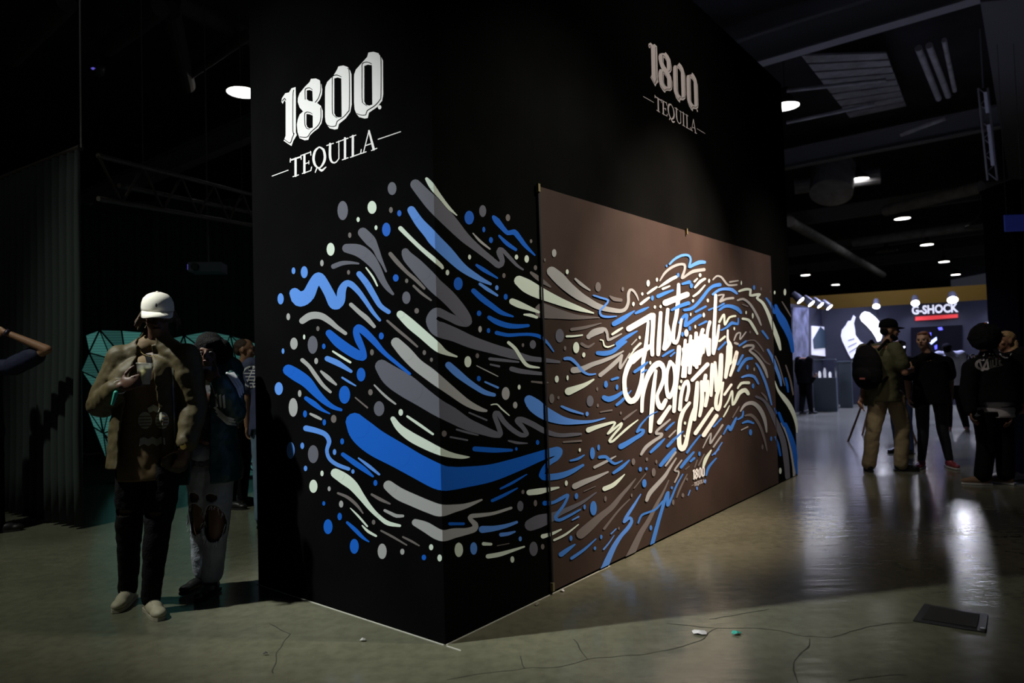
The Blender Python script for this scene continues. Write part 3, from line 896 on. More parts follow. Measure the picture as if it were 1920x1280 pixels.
LBL = {'L': 'blue, grey and mint swirls and dots painted on left face', 'R': 'dim blue, grey and mint swirls painted on right face', 'S': 'blue, grey and cream swirls painted over banner', 'N': 'white brushed words Just Refined Enough'}
for w, (mb, ms) in PARTS.items():
    me = bpy.data.meshes.new('mural'); mb.bm.to_mesh(me); mb.bm.free()
    o = link('script_lettering' if w == 'N' else 'mural_print', me, ms, WHERE[w]); o['label'] = LBL[w]; o['kind'] = 'stuff'

# the block logo, once traced, used three times
LO = (480, 60, 4.266)
def rz(px, py):
    P = onL(LO[0] + px / LO[2], LO[1] + py / LO[2]); return (-(P - K).dot(V), P.z)
def logo(place, parent, lines=True, n=None, small=False):
    """place(r,z,off) -> world point"""
    mb = MB(); ee = [0.0]
    def nx_(): ee[0] += 1e-5; return ee[0] % 4.5e-4
    for ol in LOGO_OUT: mb.face(ccw([place(*rz(*p), .0010) for p in ol], n))
    for ln in LOGO_TEXT.strip().splitlines():
        tk = ln.split(); nums = [tuple(float(v) for v in t.split(',')) for t in tk[1:]]
        PP = [ellipse_poly(a, b, c, d) for a, b, c, d in nums] if '@' in tk[0] else polys_of(nums, 0, 0, 1, step=14)
        for p in PP:
            e = .0010 + nx_(); mb.face(ccw([place(*rz(*t), e) for t in p], n))
    o = mb.done('logo_lettering', m_logo, parent); o['kind'] = 'stuff'; o['label'] = 'white block numerals 1800 over serif word TEQUILA between dashes'
    mb = MB()
    for ol in LOGO_IN: mb.face(ccw([place(*rz(*p), .0018) for p in ol], n))
    if lines:
        for ln in LOGO_LINES.strip().splitlines():
            nums = [tuple(float(v) for v in t.split(',')) for t in ln.split()[1:]]
            for p in polys_of(nums, 0, 0, 1, step=14):
                e = .0020 + nx_(); mb.face(ccw([place(*rz(*t), e) for t in p], n))
    o = mb.done('logo_outline', m_black if not small else m_ban, parent); o['kind'] = 'stuff'
m_logo = mat('logo_white', (0.86, 0.86, 0.88), 0.6)
logo(lambda r, z, off: K - V * r - U * off + Z * z, booth, n=-U)
dl, dr = rz(130, 1152), rz(1158, 797)
def rr(x, y): P = onR(x, y); return (P - K).dot(U), P.z
def placed(a, b, base):
    (r0, z0), (r1, z1) = rr(*a), rr(*b); s = (r1 - r0) / (dr[0] - dl[0])
    zc = (z0 + z1) / 2; zl = (dl[1] + dr[1]) / 2
    return lambda r, z, off: K + U * (r0 + (r - dl[0]) * s) + Z * (zc + (z - zl) * s) - V * (base + off)
logo(placed((1206, 179), (1322, 252), 0), booth, n=-V)
logo(placed((1293, 910), (1321, 899), BT + 0.004), banner, lines=False, n=-V, small=True)

# ---------------------------------------------------------------- ceiling structure
m_steel = mat('ceiling_steel', (0.45, 0.45, 0.5), 0.7)
m_duct = mat('duct_grey', (0.55, 0.54, 0.58), 0.6, noise_s=3)
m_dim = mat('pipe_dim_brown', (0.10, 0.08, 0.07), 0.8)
def onz(x, y, z): return ground(x, y, z)
def ibeam(name, a, b, w=0.25, h=0.5, m=None, parent=None):
    a = Vector(a); b = Vector(b); d = b - a; s = d.cross(Z).normalized()
    mb = MB()
    mb.obox(a - s * w / 2, d, s * w, Z * 0.04); mb.obox(a - s * w / 2 + Z * (h - 0.04), d, s * w, Z * 0.04); mb.obox(a - s * 0.02 + Z * 0.04, d, s * 0.04, Z * (h - 0.08))
    return mb.done(name, m or m_steel, parent)
for (x, y) in ((1435, 118), (1470, 318), (1480, 425), (1490, 480), (1000, 40), (1500, 512)):
    zz = 8.3; p = onz(x, y, zz)
    o = ibeam('ceiling_beam', p - V * 14, p + V * 30, 0.35, 0.7); o.parent = ceiling
p0 = onz(1838, 4, 8.2); p1 = onz(1893, 345, 8.2)
o = MB().obox(p0, (p1 - p0) * 2.2, Vector((0.9, -0.1, 0)), Z * 0.8).done('ceiling_duct', mat('duct_dark', (0.2, 0.2, 0.22), 0.7)); o.parent = ceiling
# corrugated deck panel between beams, slats one by one
qd = [onz(1503, 105, 8.8), onz(1662, 100, 8.8), onz(1700, 201, 8.8), onz(1595, 223, 8.8)]
for k in range(9):
    t0, t1 = k / 9, (k + 0.8) / 9
    a, b = qd[0].lerp(qd[3], t0), qd[1].lerp(qd[2], t0); c, d = qd[1].lerp(qd[2], t1), qd[0].lerp(qd[3], t1)
    o = prism([a, b, c, d], Z * 0.05).done('deck_slat', m_duct, None); o.parent = ceiling
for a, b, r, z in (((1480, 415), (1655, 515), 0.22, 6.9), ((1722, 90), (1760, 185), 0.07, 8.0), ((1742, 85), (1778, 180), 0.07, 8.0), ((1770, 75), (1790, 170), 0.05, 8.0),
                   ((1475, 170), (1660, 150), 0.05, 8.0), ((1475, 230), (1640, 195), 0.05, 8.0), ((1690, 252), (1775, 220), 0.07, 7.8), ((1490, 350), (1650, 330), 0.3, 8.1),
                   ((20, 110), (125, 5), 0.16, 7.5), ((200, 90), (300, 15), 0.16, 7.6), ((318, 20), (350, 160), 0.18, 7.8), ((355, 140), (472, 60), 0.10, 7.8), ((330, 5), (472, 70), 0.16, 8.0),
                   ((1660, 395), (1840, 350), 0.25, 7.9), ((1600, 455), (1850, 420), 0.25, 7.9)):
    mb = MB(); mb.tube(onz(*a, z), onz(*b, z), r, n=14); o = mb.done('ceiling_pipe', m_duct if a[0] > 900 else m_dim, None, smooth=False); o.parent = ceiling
mb = MB(); c = onz(1558, 362, 7.4); mb.tube(c, c + Z * 1.1 + U * 0.6, 0.75, n=24); o = mb.done('air_vent_drum', m_duct); o.parent = ceiling
# high-bay lamps
m_lamp = glow('lamp_glow', (1.0, 0.98, 0.92), 14); m_hous = mat('lamp_housing', (0.06, 0.06, 0.065), 0.5)
m_off = mat('lamp_unlit', (0.3, 0.3, 0.34), 0.4)
def highbay(P, label, lit=True, r=0.36, grp='high-bay lamps under the dark ceiling'):
    t = tag(empty('high_bay_lamp', P), label, 'lamp', grp)
    mb = MB(); mb.lathe(P, [(r, 0.0), (r * 1.02, 0.02), (r * 0.95, 0.10), (r * 0.45, 0.28), (0.10, 0.34), (0.10, 0.5), (0.0, 0.5)], 28); mb.done('shade', m_hous, t, True)
    mb = MB(); mb.lathe(P, [(0.0, 0.012), (r * 0.97, 0.012), (r * 0.97, 0.03), (0, 0.03)], 28); mb.done('glowing_disc' if lit else 'diffuser', m_lamp if lit else m_off, t)
    mb = MB(); mb.tube(P + Z * 0.5, P + Z * (9.5 - P.z), 0.012, n=6); mb.done('hanging_rod', m_hous, t)
    return t
for x, y, lb in ((1472, 200, 'bright lamp half hidden by booth right top edge, nearest on right'), (1610, 337, 'large bright oval lamp second from booth on right'), (1692, 410, 'bright lamp third along the receding right row'),
                 (1738, 459, 'bright lamp fourth along the receding right row'), (1770, 491, 'small bright lamp fifth along the receding right row'), (1792, 515, 'small bright lamp farthest along the right row'),
                 (1567, 534, 'small far lamp low beside booth, right of its pair'), (1510, 516, 'small far lamp nearest booth edge, left of its pair'), (455, 174, 'bright lamp at booth left top edge, above couple')):
    highbay(onz(x, y, 8.0), lb)
highbay(onz(1838, 424, 7.0), 'unlit pale disc lamp below beam, right of bright row', False, 0.6)
highbay(onz(1662, 472, 7.4), 'unlit disc lamp between bright lamps near far booth', False, 0.6)
# light strips of a truss seen on edge at upper right
# ---------------------------------------------------------------- far watch booth
A0 = ground(1548, 758); D0 = A0.y
def far_pt(x, y=None):
    """point of the far wall plane under image column x"""
    return None
B0 = atd(1900, 700, D0 * 0.89); WD = Vector((B0.x - A0.x, B0.y - A0.y, 0)).normalized(); WN = Vector((WD.y, -WD.x, 0))
if WN.y > 0: WN = -WN
def onF(x, y, off=0.0): return onplane(x, y, A0 + WN * off, WN)
m_fb = mat('far_booth_black', (0.010, 0.011, 0.020), 0.6)
fb = tag(empty('watch_booth', A0), 'low black exhibition booth with lit white graphics at far end of walkway', 'booth')
FH = onF(1560, 579).z
slab('front_wall', A0 + WN * 0.0, WD * 13, -WN * 0.2, Z * FH, m_fb, fb)
S0 = ground(1448, 786); SD = (A0 - S0); SN = Vector((SD.y, -SD.x, 0)).normalized()
if SN.y > 0: SN = -SN
def onS(x, y, off=0.0): return onplane(x, y, S0 + SN * off, SN)
slab('side_wall', S0, SD, -SN * 0.2, Z * FH, m_fb, fb)
m_fas = mat('fascia_ochre', (0.30, 0.21, 0.07), 0.8)
fa = A0 + Vector((0, 3.5, 0))
def onG(x, y): return onplane(x, y, fa, WN)
zb = onG(1700, 580).z; zt = onG(1700, 543).z
mb = MB().obox(Vector((onG(1440, 560).x, onG(1440, 560).y, zb)), WD * 16, -WN * 0.3, Z * (zt - zb)); fo = mb.done('ochre_fascia', m_fas)
tag(fo, 'long dull ochre fascia band running above far black booth', 'fascia')
spot('fascia_wash', fa + WN * 3 + WD * 4 + Z * 6.5, fa + WD * 4 + Z * zt, 260, (1, 0.85, 0.55), 120, 1, 0.2)
m_white_glow = mat('white_print_glow', (0.8, 0.8, 0.85), emit=(0.92, 0.93, 1.0), es=1.6)  # white print; glow put in for the spotlight falling on it
m_glove = mat('graphic_grey_white', (0.75, 0.75, 0.82), emit=(0.70, 0.70, 0.82), es=0.55)  # pale print, its spotlit brightness added as a weak glow
def cr5(pts): return [(1460 + a / 4.925, 540 + b / 4.925) for a, b in pts]
def flatpart(name, pts, m, parent, f=onF, n=WN, off=0.01, th=0.03):
    return prism([f(x, y, off) for x, y in pts], n * th).done(name, m, parent)
flatpart('white_curve_graphic', cr5([(748, 268), (765, 235), (795, 215), (840, 225), (890, 265), (930, 310), (952, 370), (955, 450), (940, 485), (912, 495), (895, 455), (860, 400), (810, 345), (765, 305)]), m_white_glow, fb)
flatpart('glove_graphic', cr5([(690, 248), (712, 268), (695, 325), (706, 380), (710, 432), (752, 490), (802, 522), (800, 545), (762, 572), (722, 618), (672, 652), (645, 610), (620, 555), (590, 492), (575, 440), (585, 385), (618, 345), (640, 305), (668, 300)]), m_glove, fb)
flatpart('wrist_graphic', cr5([(708, 655), (755, 600), (752, 680), (730, 732), (714, 705)]), m_white_glow, fb)
flatpart('white_notice', cr5([(610, 792), (645, 788), (660, 942), (622, 946)]), m_white_glow, fb)
for seg in (((640, 480), (700, 462)), ((640, 540), (720, 500)), ((650, 590), (730, 540))):
    (a, b), (c, d) = seg; pp = cr5([(a, b), (c, d), (c, d + 7), (a, b + 7)])
    flatpart('glove_crease', pp, m_fb, fb, off=0.05, th=0.004)
# sign letters
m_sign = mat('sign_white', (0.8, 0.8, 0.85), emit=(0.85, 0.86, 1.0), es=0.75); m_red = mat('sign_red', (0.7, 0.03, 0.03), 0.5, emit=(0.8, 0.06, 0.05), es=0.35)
def text3d(name, body, p0, p1, hpx, m, parent, th=0.03, bold=0.0, n=None, off=0.03):
    cu = bpy.data.curves.new('t', 'FONT'); cu.body = body; cu.extrude = th / 2; cu.offset = bold; cu.align_x = 'LEFT'; cu.resolution_u = 3
    t = bpy.data.objects.new('t', cu); COL.objects.link(t); dg = bpy.context.evaluated_depsgraph_get(); dg.update()
    me = bpy.data.meshes.new_from_object(t.evaluated_get(dg)); bpy.data.objects.remove(t); bpy.data.curves.remove(cu)
    xs = [v.co.x for v in me.vertices]; ys = [v.co.y for v in me.vertices]
    d = p1 - p0; L = d.length; d.normalize(); n = n or WN
    for v in me.vertices:
        v.co = p0 + d * ((v.co.x - min(xs)) / (max(xs) - min(xs)) * L) + Z * ((v.co.y - min(ys)) / (max(ys) - min(ys)) * hpx) + n * (v.co.z + off)
    me.materials.clear(); me.name = name
    return link(name, me, m, parent)
t = text3d('sign_letters', 'G-SHOCK', onF(1710, 590), onF(1797, 585), 0.235, m_sign, fb, bold=0.03); t['label'] = 'white capital letters G-SHOCK above the screen'
flatpart('red_sign_bar', [(1716, 593.5), (1796, 588.5), (1796, 595.5), (1716, 601.5)], m_red, fb, off=0.01)
t = text3d('slogan_letters', "LET'S CREATE A WATCH FACE", onF(1848, 608), onF(1958, 598), 0.062, m_sign, fb, bold=0.03, th=0.01, off=0.012); t['label'] = 'small white slogan line on black wall'
t = text3d('slogan_letters', 'FOR', onF(1856, 624), onF(1872, 623), 0.06, m_sign, fb, bold=0.03, th=0.01, off=0.012)
# wall screen
m_scr = mat('screen_black', (0.004, 0.004, 0.006), 0.2)
tv = tag(empty('wall_screen', onF(1757, 640)), 'black video screen showing blue shapes under the white sign letters', 'screen')
pp = [(1708, 614), (1804, 609), (1804, 661), (1708, 668)]
prism([onF(x, y, 0.02) for x, y in pp], WN * 0.06).done('casing', m_scr, tv)
m_blue = mat('screen_blue', (0.1, 0.1, 0.8), emit=(0.10, 0.10, 1.0), es=1.3); m_bluew = mat('screen_pale_blue', (0.5, 0.5, 0.9), emit=(0.4, 0.5, 1.0), es=1.6)
for pp, m in (([(1742, 641), (1756, 631), (1757, 637), (1746, 646)], m_bluew), ([(1758, 614), (1766, 613), (1768, 618), (1761, 619)], m_blue), ([(1742, 624), (1746, 623), (1746, 629), (1742, 629)], m_blue), ([(1752, 648), (1757, 646), (1757, 654), (1753, 655)], m_blue)):
    flatpart('screen_image', pp, m, tv, off=0.083, th=0.004)
# lit picture and display case on the left wing
m_pic = mat('poster_blue_grey', (0.35, 0.38, 0.5), 0.6, noise_s=4, noise_a=0.5); m_pd = mat('poster_dark', (0.03, 0.06, 0.08), 0.6)
pi = tag(empty('wall_picture', onS(1535, 640)), 'pale blue-white picture with dark mountain shape on far booth side wall', 'picture')
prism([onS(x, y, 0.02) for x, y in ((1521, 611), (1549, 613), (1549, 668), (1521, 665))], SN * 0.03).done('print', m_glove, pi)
prism([onS(x, y, 0.06) for x, y in ((1524, 636), (1538, 612), (1549, 622), (1549, 652), (1526, 654))], SN * 0.005).done('dark_shape', m_pd, pi)
pi = tag(empty('wall_poster', onS(1505, 620)), 'tall dim grey-green portrait poster under four lamps, beside booth edge', 'poster')
prism([onS(x, y, 0.02) for x, y in ((1484, 576), (1514, 577), (1514, 672), (1484, 675))], SN * 0.03).done('print', mat('poster_grey', (0.16, 0.17, 0.23), 0.7, noise_s=3, noise_a=0.7), pi)
m_glass = mat('case_glass', (0.9, 0.95, 1), 0.05, trans=1.0); m_ped = mat('pedestal_dark', (0.06, 0.08, 0.09), 0.5)
dc = tag(empty('display_case', ground(1550, 770)), 'glass-topped display case on a dark pedestal below far wall picture', 'display case')
cb = ground(1550, 770); aw = 0.27
rzz = math.atan2(WD.y, WD.x)
mb = MB(); mb.box(cb + Z * 0.42, (0.52, 0.5, 0.84), rzz); mb.done('pedestal', m_ped, dc)
mb = MB(); mb.box(cb + Z * 1.07, (0.5, 0.48, 0.44), rzz); mb.done('glass_box', m_glass, dc)
mb = MB(); mb.box(cb + Z * 1.30, (0.53, 0.51, 0.02), rzz); mb.done('lid_frame', m_ped, dc)
for dx, hh in ((-0.12, 0.16), (0.0, 0.24), (0.12, 0.14)):
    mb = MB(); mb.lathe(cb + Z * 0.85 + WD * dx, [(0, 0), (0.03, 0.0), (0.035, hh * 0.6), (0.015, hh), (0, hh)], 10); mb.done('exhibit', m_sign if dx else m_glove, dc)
dc = tag(empty('dark_plinth', ground(1592, 762)), 'narrow dark plinth standing by the far wall, right of display case', 'plinth')
cb = ground(1588, 764); mb = MB(); mb.box(cb + Z * 0.6, (0.3, 0.3, 1.2), rzz); mb.box(cb + Z * 1.22, (0.36, 0.36, 0.04), rzz); mb.done('column', m_ped, dc)
# spot fixtures on the booth top
def fixture(x, y, s, r, label, f=onF, n=None, power=60, aim=None):
    n = n or WN; P = f(x, y, 0.62)
    t = tag(empty('spotlight', P), label, 'spotlight', 'small spotlights along the top of the far booth')
    d = (n * 0.55 - Z * 0.6).normalized(); R = d.to_track_quat('Z', 'Y').to_matrix()
    mb = MB(); mb.lathe(P, [(0, -0.22), (r * 0.7, -0.22), (r, -0.02), (r * 1.05, 0.02), (r * 0.98, 0.02), (0.0, -0.01)], 18, R); mb.done('housing', m_hous, t, True)
    mb = MB(); mb.lathe(P + d * 0.02, [(0, 0.0), (r * 0.95, 0.0), (r * 0.95, 0.01), (0, 0.012)], 18, R); mb.done('lens', glow('lens%d' % s, (0.86, 0.88, 1.0), s), t)
    mb = MB(); mb.tube(P - d * 0.2, f(x, y, 0.0) + Z * -0.05, 0.012, n=6); mb.done('arm', m_hous, t)
    if power:
        Q = P + n * 0.1; spot('booth_spot_light', Q, f(x, y, 0.0) - Z * 1.0, power, (0.62, 0.64, 1.0), 80, 0.9, 0.08)
fixture(1643, 573, 60, 0.09, 'single bright spotlight above the white curved graphic', power=45)
fixture(1716, 567, 40, 0.10, 'spotlight at left end of white sign letters', power=55)
fixture(1786, 561, 260, 0.12, 'brightest spotlight at right end of white sign letters', power=25)
fixture(1866, 556, 30, 0.10, 'spotlight lighting bare wall right of sign', power=45)
for i, (x, y) in enumerate(((1500, 562), (1520, 568), (1537, 571), (1554, 575))):
    fixture(x, y, 50, 0.09, ['spotlight nearest big booth edge, first of four', 'second spotlight from big booth edge in cluster of four', 'third spotlight from big booth edge in cluster of four', 'fourth spotlight of cluster, farthest from big booth edge'][i], onS, SN, power=38)
for i_, (u_, n_, p_) in enumerate(((1.0, 1.4, 2300), (4.0, 1.6, 1900), (1.2, 6.0, 1500))):
    spot('far_floor_wash', A0 + WD * u_ + WN * n_ + Z * 5.5, A0 + WD * u_ + WN * (n_ + 1.2), p_, (0.50, 0.54, 1.0), 100, 1.0, 0.3)
# blue hanging sign and column at far right
P = atd(1903, 418, 15)
bs = MB(); bs.box(P, (0.46, 0.04, 0.36)); o = bs.done('hanging_sign', mat('sign_navy', (0.03, 0.05, 0.25), 0.5, emit=(0.02, 0.03, 0.2), es=0.15)); tag(o, 'small navy blue sign hanging high at right edge', 'sign')
for s in (-0.18, 0.18):
    mb = MB(); mb.tube(P + Vector((s, 0, 0.18)), P + Vector((s, 0, 9.4 - P.z)), 0.006, n=6); mb.done('wire', m_hous, o)
P = atd(1925, 650, 15.6); tw = tag(empty('draped_tower', (P.x, P.y, 0)), 'tall black square tower at right edge behind the standing group', 'tower')
m_tw = mat('tower_black', (0.002, 0.002, 0.003), 0.9, spec=0)
mb = MB(); mb.box((P.x, P.y, 2.55), (1.0, 1.0, 5.1)); mb.done('shaft', m_tw, tw)
mb = MB(); mb.box((P.x, P.y, 0.08), (1.12, 1.12, 0.16)); mb.done('base', m_tw, tw)
mb = MB(); mb.box((P.x, P.y, 5.14), (1.06, 1.06, 0.08)); mb.done('top_cap', m_tw, tw)
# truss with cool strips, upper right
tr = tag(empty('lighting_truss', atd(1848, 250, 17)), 'short vertical lighting truss with bluish strips, high at upper right', 'truss')
m_strip = mat('strip_blue_white', (0.3, 0.32, 0.45), emit=(0.3, 0.32, 0.5), es=0.10)
a = atd(1843, 165, 17); b = atd(1861, 338, 17.2)
for s in (-0.12, 0.12):
    mb = MB(); mb.tube(a + Vector((s, 0, 0)), b + Vector((s, 0, 0)), 0.025, n=8); mb.done('chord', m_steel, tr)
for k in range(11):
    p = a.lerp(b, k / 11); r = a.lerp(b, (k + 1) / 11); s = 0.12 if k % 2 else -0.12
    mb = MB(); mb.tube(p + Vector((s, 0, 0)), r - Vector((s, 0, 0)), 0.015, n=6); mb.done('brace', m_steel, tr)
for k in (0.05, 0.4, 0.62):
    mb = MB(); mb.obox(a.lerp(b, k), (b - a) * 0.22, Vector((0.05, 0, 0)), Vector((0, -0.05, 0))); mb.done('light_strip', m_strip, tr)
mb = MB(); mb.tube(a, Vector((a.x, a.y, 9.5)), 0.02, n=6); mb.done('hanger', m_steel, tr)
# ---------------------------------------------------------------- left side: drape, backdrop, truss, projector
m_drape = mat('drape_black', (0.022, 0.032, 0.029), 0.85, sheen=0.0)
def drape(name, a, b, h0, h1, label, folds=9, amp=0.07, parts=True, n=120, zb=0.02):
    t = tag(empty(name, a), label, 'curtain'); d = b - a; L = d.length; d = d / L; s = Vector((-d.y, d.x, 0))
    np_ = 3
    for k in range(np_):
        mb = MB(); c = []; nn = n // np_
        for i in range(nn + 1):
            u = (k + i / nn * 0.998) / np_; w = []
            for j in range(9):
                v = j / 8; aa = amp * (1.25 - 0.5 * v)
                off = aa * math.sin(u * L * folds + 0.6 * math.sin(u * 9 + v * 1.2) + 2 * noise.noise(Vector((u * 5, v, k)))) + 0.04 * noise.noise(Vector((u * 3, v * 2, 3)))
                w.append(mb.bm.verts.new(a + d * (L * u) + s * off + Z * (zb + (h0 + (h1 - h0) * u - zb) * v)))
            c.append(w)
        for i in range(nn):
            for j in range(8): mb.bm.faces.new((c[i][j], c[i + 1][j], c[i + 1][j + 1], c[i][j + 1]))
        me = bpy.data.meshes.new('cloth_panel'); mb.bm.to_mesh(me); mb.bm.free(); me.shade_smooth()
        o = link('cloth_panel', me, m_drape, t); mo = o.modifiers.new('s', 'SOLIDIFY'); mo.thickness = 0.012
    return t
c0 = ground(158, 990); c1 = ground(0, 957); c2 = c1 + (c1 - c0) * 1.6
DH = onplane(160, 282, c0, Vector((0, 1, 0))).z
t = drape('pleated_drape', c0, c2, DH, DH, 'floor-length black pleated drape hanging from crossbar at far left', folds=42, amp=0.045, n=330)
pipe = mat('pipe_grey', (0.10, 0.085, 0.07), 0.6, 0.2)
mb = MB(); mb.tube(c0 + Z * (DH + 0.03), c2 + Z * (DH + 0.03), 0.03, n=10); mb.done('crossbar', pipe, t)
mb = MB(); mb.tube(c0 + Vector((-0.12, 0.12, 0)), c0 + Vector((-0.12, 0.12, DH)), 0.03, n=10); mb.done('upright', m_hous, t)
mb = MB(); mb.tube(c0 + Z * (DH + 0.03), Vector((c0.x, c0.y, 9.5)), 0.007, n=6); tag(mb.done('suspension_cable', mat('cable_grey', (0.4, 0.4, 0.38), 0.5)), 'thin vertical steel cable rising above drape corner', 'cable')
# truss crossing above the opening
pr = ground(477, 1000); ra = c0 + Z * (DH - 0.02) + Vector((0.1, 0.1, 0)); rb = atd(500, 372, 9.6)
tr = tag(empty('drape_truss', ra), 'dim horizontal truss crossing above couple between drape and booth', 'truss')
dd = rb - ra
for off in (Vector((0, 0, 0)), Vector((0, 0, -0.42)), Vector((0, 0.35, -0.2))):
    mb = MB(); mb.tube(ra + off, rb + off, 0.025, n=8); mb.done('chord', pipe, tr)
for k in range(10):
    a = ra + dd * (k / 10) + Z * (-0.42 if k % 2 else 0); b = ra + dd * ((k + 1) / 10) + Z * (0 if k % 2 else -0.42)
    mb = MB(); mb.tube(a, b, 0.014, n=6); mb.done('brace', pipe, tr)
for f_ in (0.2, 0.8):
    p = ra + dd * f_; mb = MB(); mb.tube(p, Vector((p.x, p.y, 9.5)), 0.004, n=5); mb.done('hanging_wire', pipe, tr)
# black backdrop behind
k0 = atd(120, 700, 12.5); k1 = atd(700, 700, 12.5); k0.z = 0; k1.z = 0
t = drape('backdrop_curtain', k0, k1, 4.6, 4.6, 'matt black backdrop curtain behind glowing green faceted screen', folds=22)
# faceted glowing screen
gp = ground(300, 902)
def onD(x, y, Y=None): return atd(x, y, gp.y + (Y or 0))
def scr_mat(i):
    m = bpy.data.materials.new('screen_teal_%d' % i); m.use_nodes = True; n_ = m.node_tree; b = n_.nodes['Principled BSDF']
    b.inputs['Base Color'].default_value = (0.02, 0.05, 0.05, 1); b.inputs['Roughness'].default_value = 0.6
    t_ = n_.nodes.new('ShaderNodeTexCoord'); w = n_.nodes.new('ShaderNodeTexWave'); w.bands_direction = 'Z'; w.inputs['Scale'].default_value = 9; w.inputs['Distortion'].default_value = 0.3
    n_.links.new(t_.outputs['Object'], w.inputs['Vector']); r = n_.nodes.new('ShaderNodeValToRGB')
    k = (0.75, 1.0, 0.45, 1.15)[i]
    r.color_ramp.elements[0].color = (0.04 * k, 0.14 * k, 0.13 * k, 1); r.color_ramp.elements[1].color = (0.06 * k, 0.235 * k, 0.20 * k, 1)
    n_.links.new(w.outputs['Fac'], r.inputs['Fac']); n_.links.new(r.outputs['Color'], b.inputs['Emission Color']); b.inputs['Emission Strength'].default_value = 0.55
    return m
SM = [scr_mat(i) for i in range(4)]
scr = tag(empty('faceted_screen', gp), 'glowing teal faceted screen of dark-edged triangles behind the walking couple', 'screen')
cols = [160, 187, 228, 268, 310, 345, 390, 432, 470, 505]; top = [628, 618, 619, 622, 636, 628, 620, 628, 640, 650]
rng = random.Random(4); GR = []
for i, x in enumerate(cols):
    row = []; bot = 905 if i > 1 else (800, 868)[i]
    for j in range(6):
        f = j / 5; y = top[i] + (bot - top[i]) * f
        jx = rng.uniform(-9, 9) if 0 < j < 5 else 0
        jy = rng.uniform(-7, 7) if 0 < j < 5 else 0
        p = onD(x + jx + (14 if j % 2 else 0), y + jy, rng.uniform(-0.16, 0.16)); p.z = max(p.z, 0.02); row.append(p)
    GR.append(row)
edges = set()
for i in range(len(cols) - 1):
    for j in range(5):
        a, b, c, d = (i, j), (i + 1, j), (i + 1, j + 1), (i, j + 1)
        for tri in (((a, b, c), (a, c, d)) if (i + j) % 2 else ((a, b, d), (b, c, d))):
            P3 = [GR[u][v] for u, v in tri]; ctr = sum(P3, Vector()) / 3
            m = SM[rng.choice((0, 1, 1, 1, 3, 0, 2)) if j > 0 else rng.choice((0, 2, 1))]
            prism([ctr + (p - ctr) * 0.97 for p in P3], Vector((0, 0.03, 0))).done('triangle_panel', m, scr)
            for k in range(3): edges.add(tuple(sorted((tri[k], tri[(k + 1) % 3]))))
m_strut = mat('strut_dark', (0.01, 0.03, 0.03), 0.6)
for a, b in edges:
    mb = MB(); mb.tube(GR[a[0]][a[1]], GR[b[0]][b[1]], 0.011, n=6); mb.done('strut', m_strut, scr)
for i in (2, 5, 8):
    p = GR[i][5]; mb = MB(); mb.box((p.x, p.y + 0.1, 0.01), (0.5, 0.4, 0.02)); mb.done('foot_plate', m_strut, scr)
# projector
P = atd(390, 503, 10.2); pj = tag(empty('projector', P), 'small white projector hanging in the dark opening left of booth', 'projector')
m_pj = mat('projector_white', (0.22, 0.22, 0.26), 0.5)
mb = MB(); mb.box(P, (0.46, 0.36, 0.14), 0.15); mb.done('body', m_pj, pj)
mb = MB(); mb.tube(P + Vector((-0.1, -0.17, 0)), P + Vector((-0.1, -0.24, 0)), 0.06, 0.05, 16); mb.done('projector_lens', m_hous, pj)
mb = MB(); mb.box(P + Vector((-0.2, -0.19, 0)), (0.03, 0.01, 0.08)); mb.done('blue_light', mat('led_blue', (0.1, 0.1, 0.5), emit=(0.1, 0.08, 0.5), es=1.0), pj)
mb = MB(); mb.tube(P + Z * 0.07, P + Z * 0.5, 0.02, n=8); mb.tube(P + Z * 0.5, Vector((P.x, P.y, 9.5)), 0.012, n=6); mb.done('mount_pole', m_hous, pj)
P = atd(182, 130, 14); mb = MB(); mb.lathe(P, [(0, -0.12), (0.13, -0.1), (0.16, 0.05), (0.06, 0.14), (0, 0.14)], 14); o = mb.done('ceiling_beacon', m_hous, None, True); tag(o, 'tiny ceiling fixture with blue light right of steel cable', 'light')
mb = MB(); mb.lathe(P + Vector((0, -0.12, -0.04)), [(0, -0.04), (0.05, 0), (0, 0.04)], 8); mb.done('blue_light', MATS['led_blue'], o)
mb = MB(); mb.tube(P + Z * 0.1, Vector((P.x, P.y, 9.5)), 0.012, n=6); mb.done('hanging_rod', m_hous, o)
# lamp body that carries the key light (out of frame)
highbay(KEYLAMP + Z * 0.05, 'high-bay lamp above the near walkway left of the booth')
mb = MB(); mb.lathe(WARM + Z * 0.12, [(0, 0.25), (0.09, 0.25), (0.12, 0.0), (0.0, 0.05)], 16); o = mb.done('theatre_spotlight', m_hous, None, True); tag(o, 'black theatre spotlight hung in front of the painted banner', 'spotlight')
mb = MB(); mb.tube(WARM + Z * 0.3, Vector((WARM.x, WARM.y, 9.5)), 0.02, n=8); mb.done('drop_pole', m_hous, o)
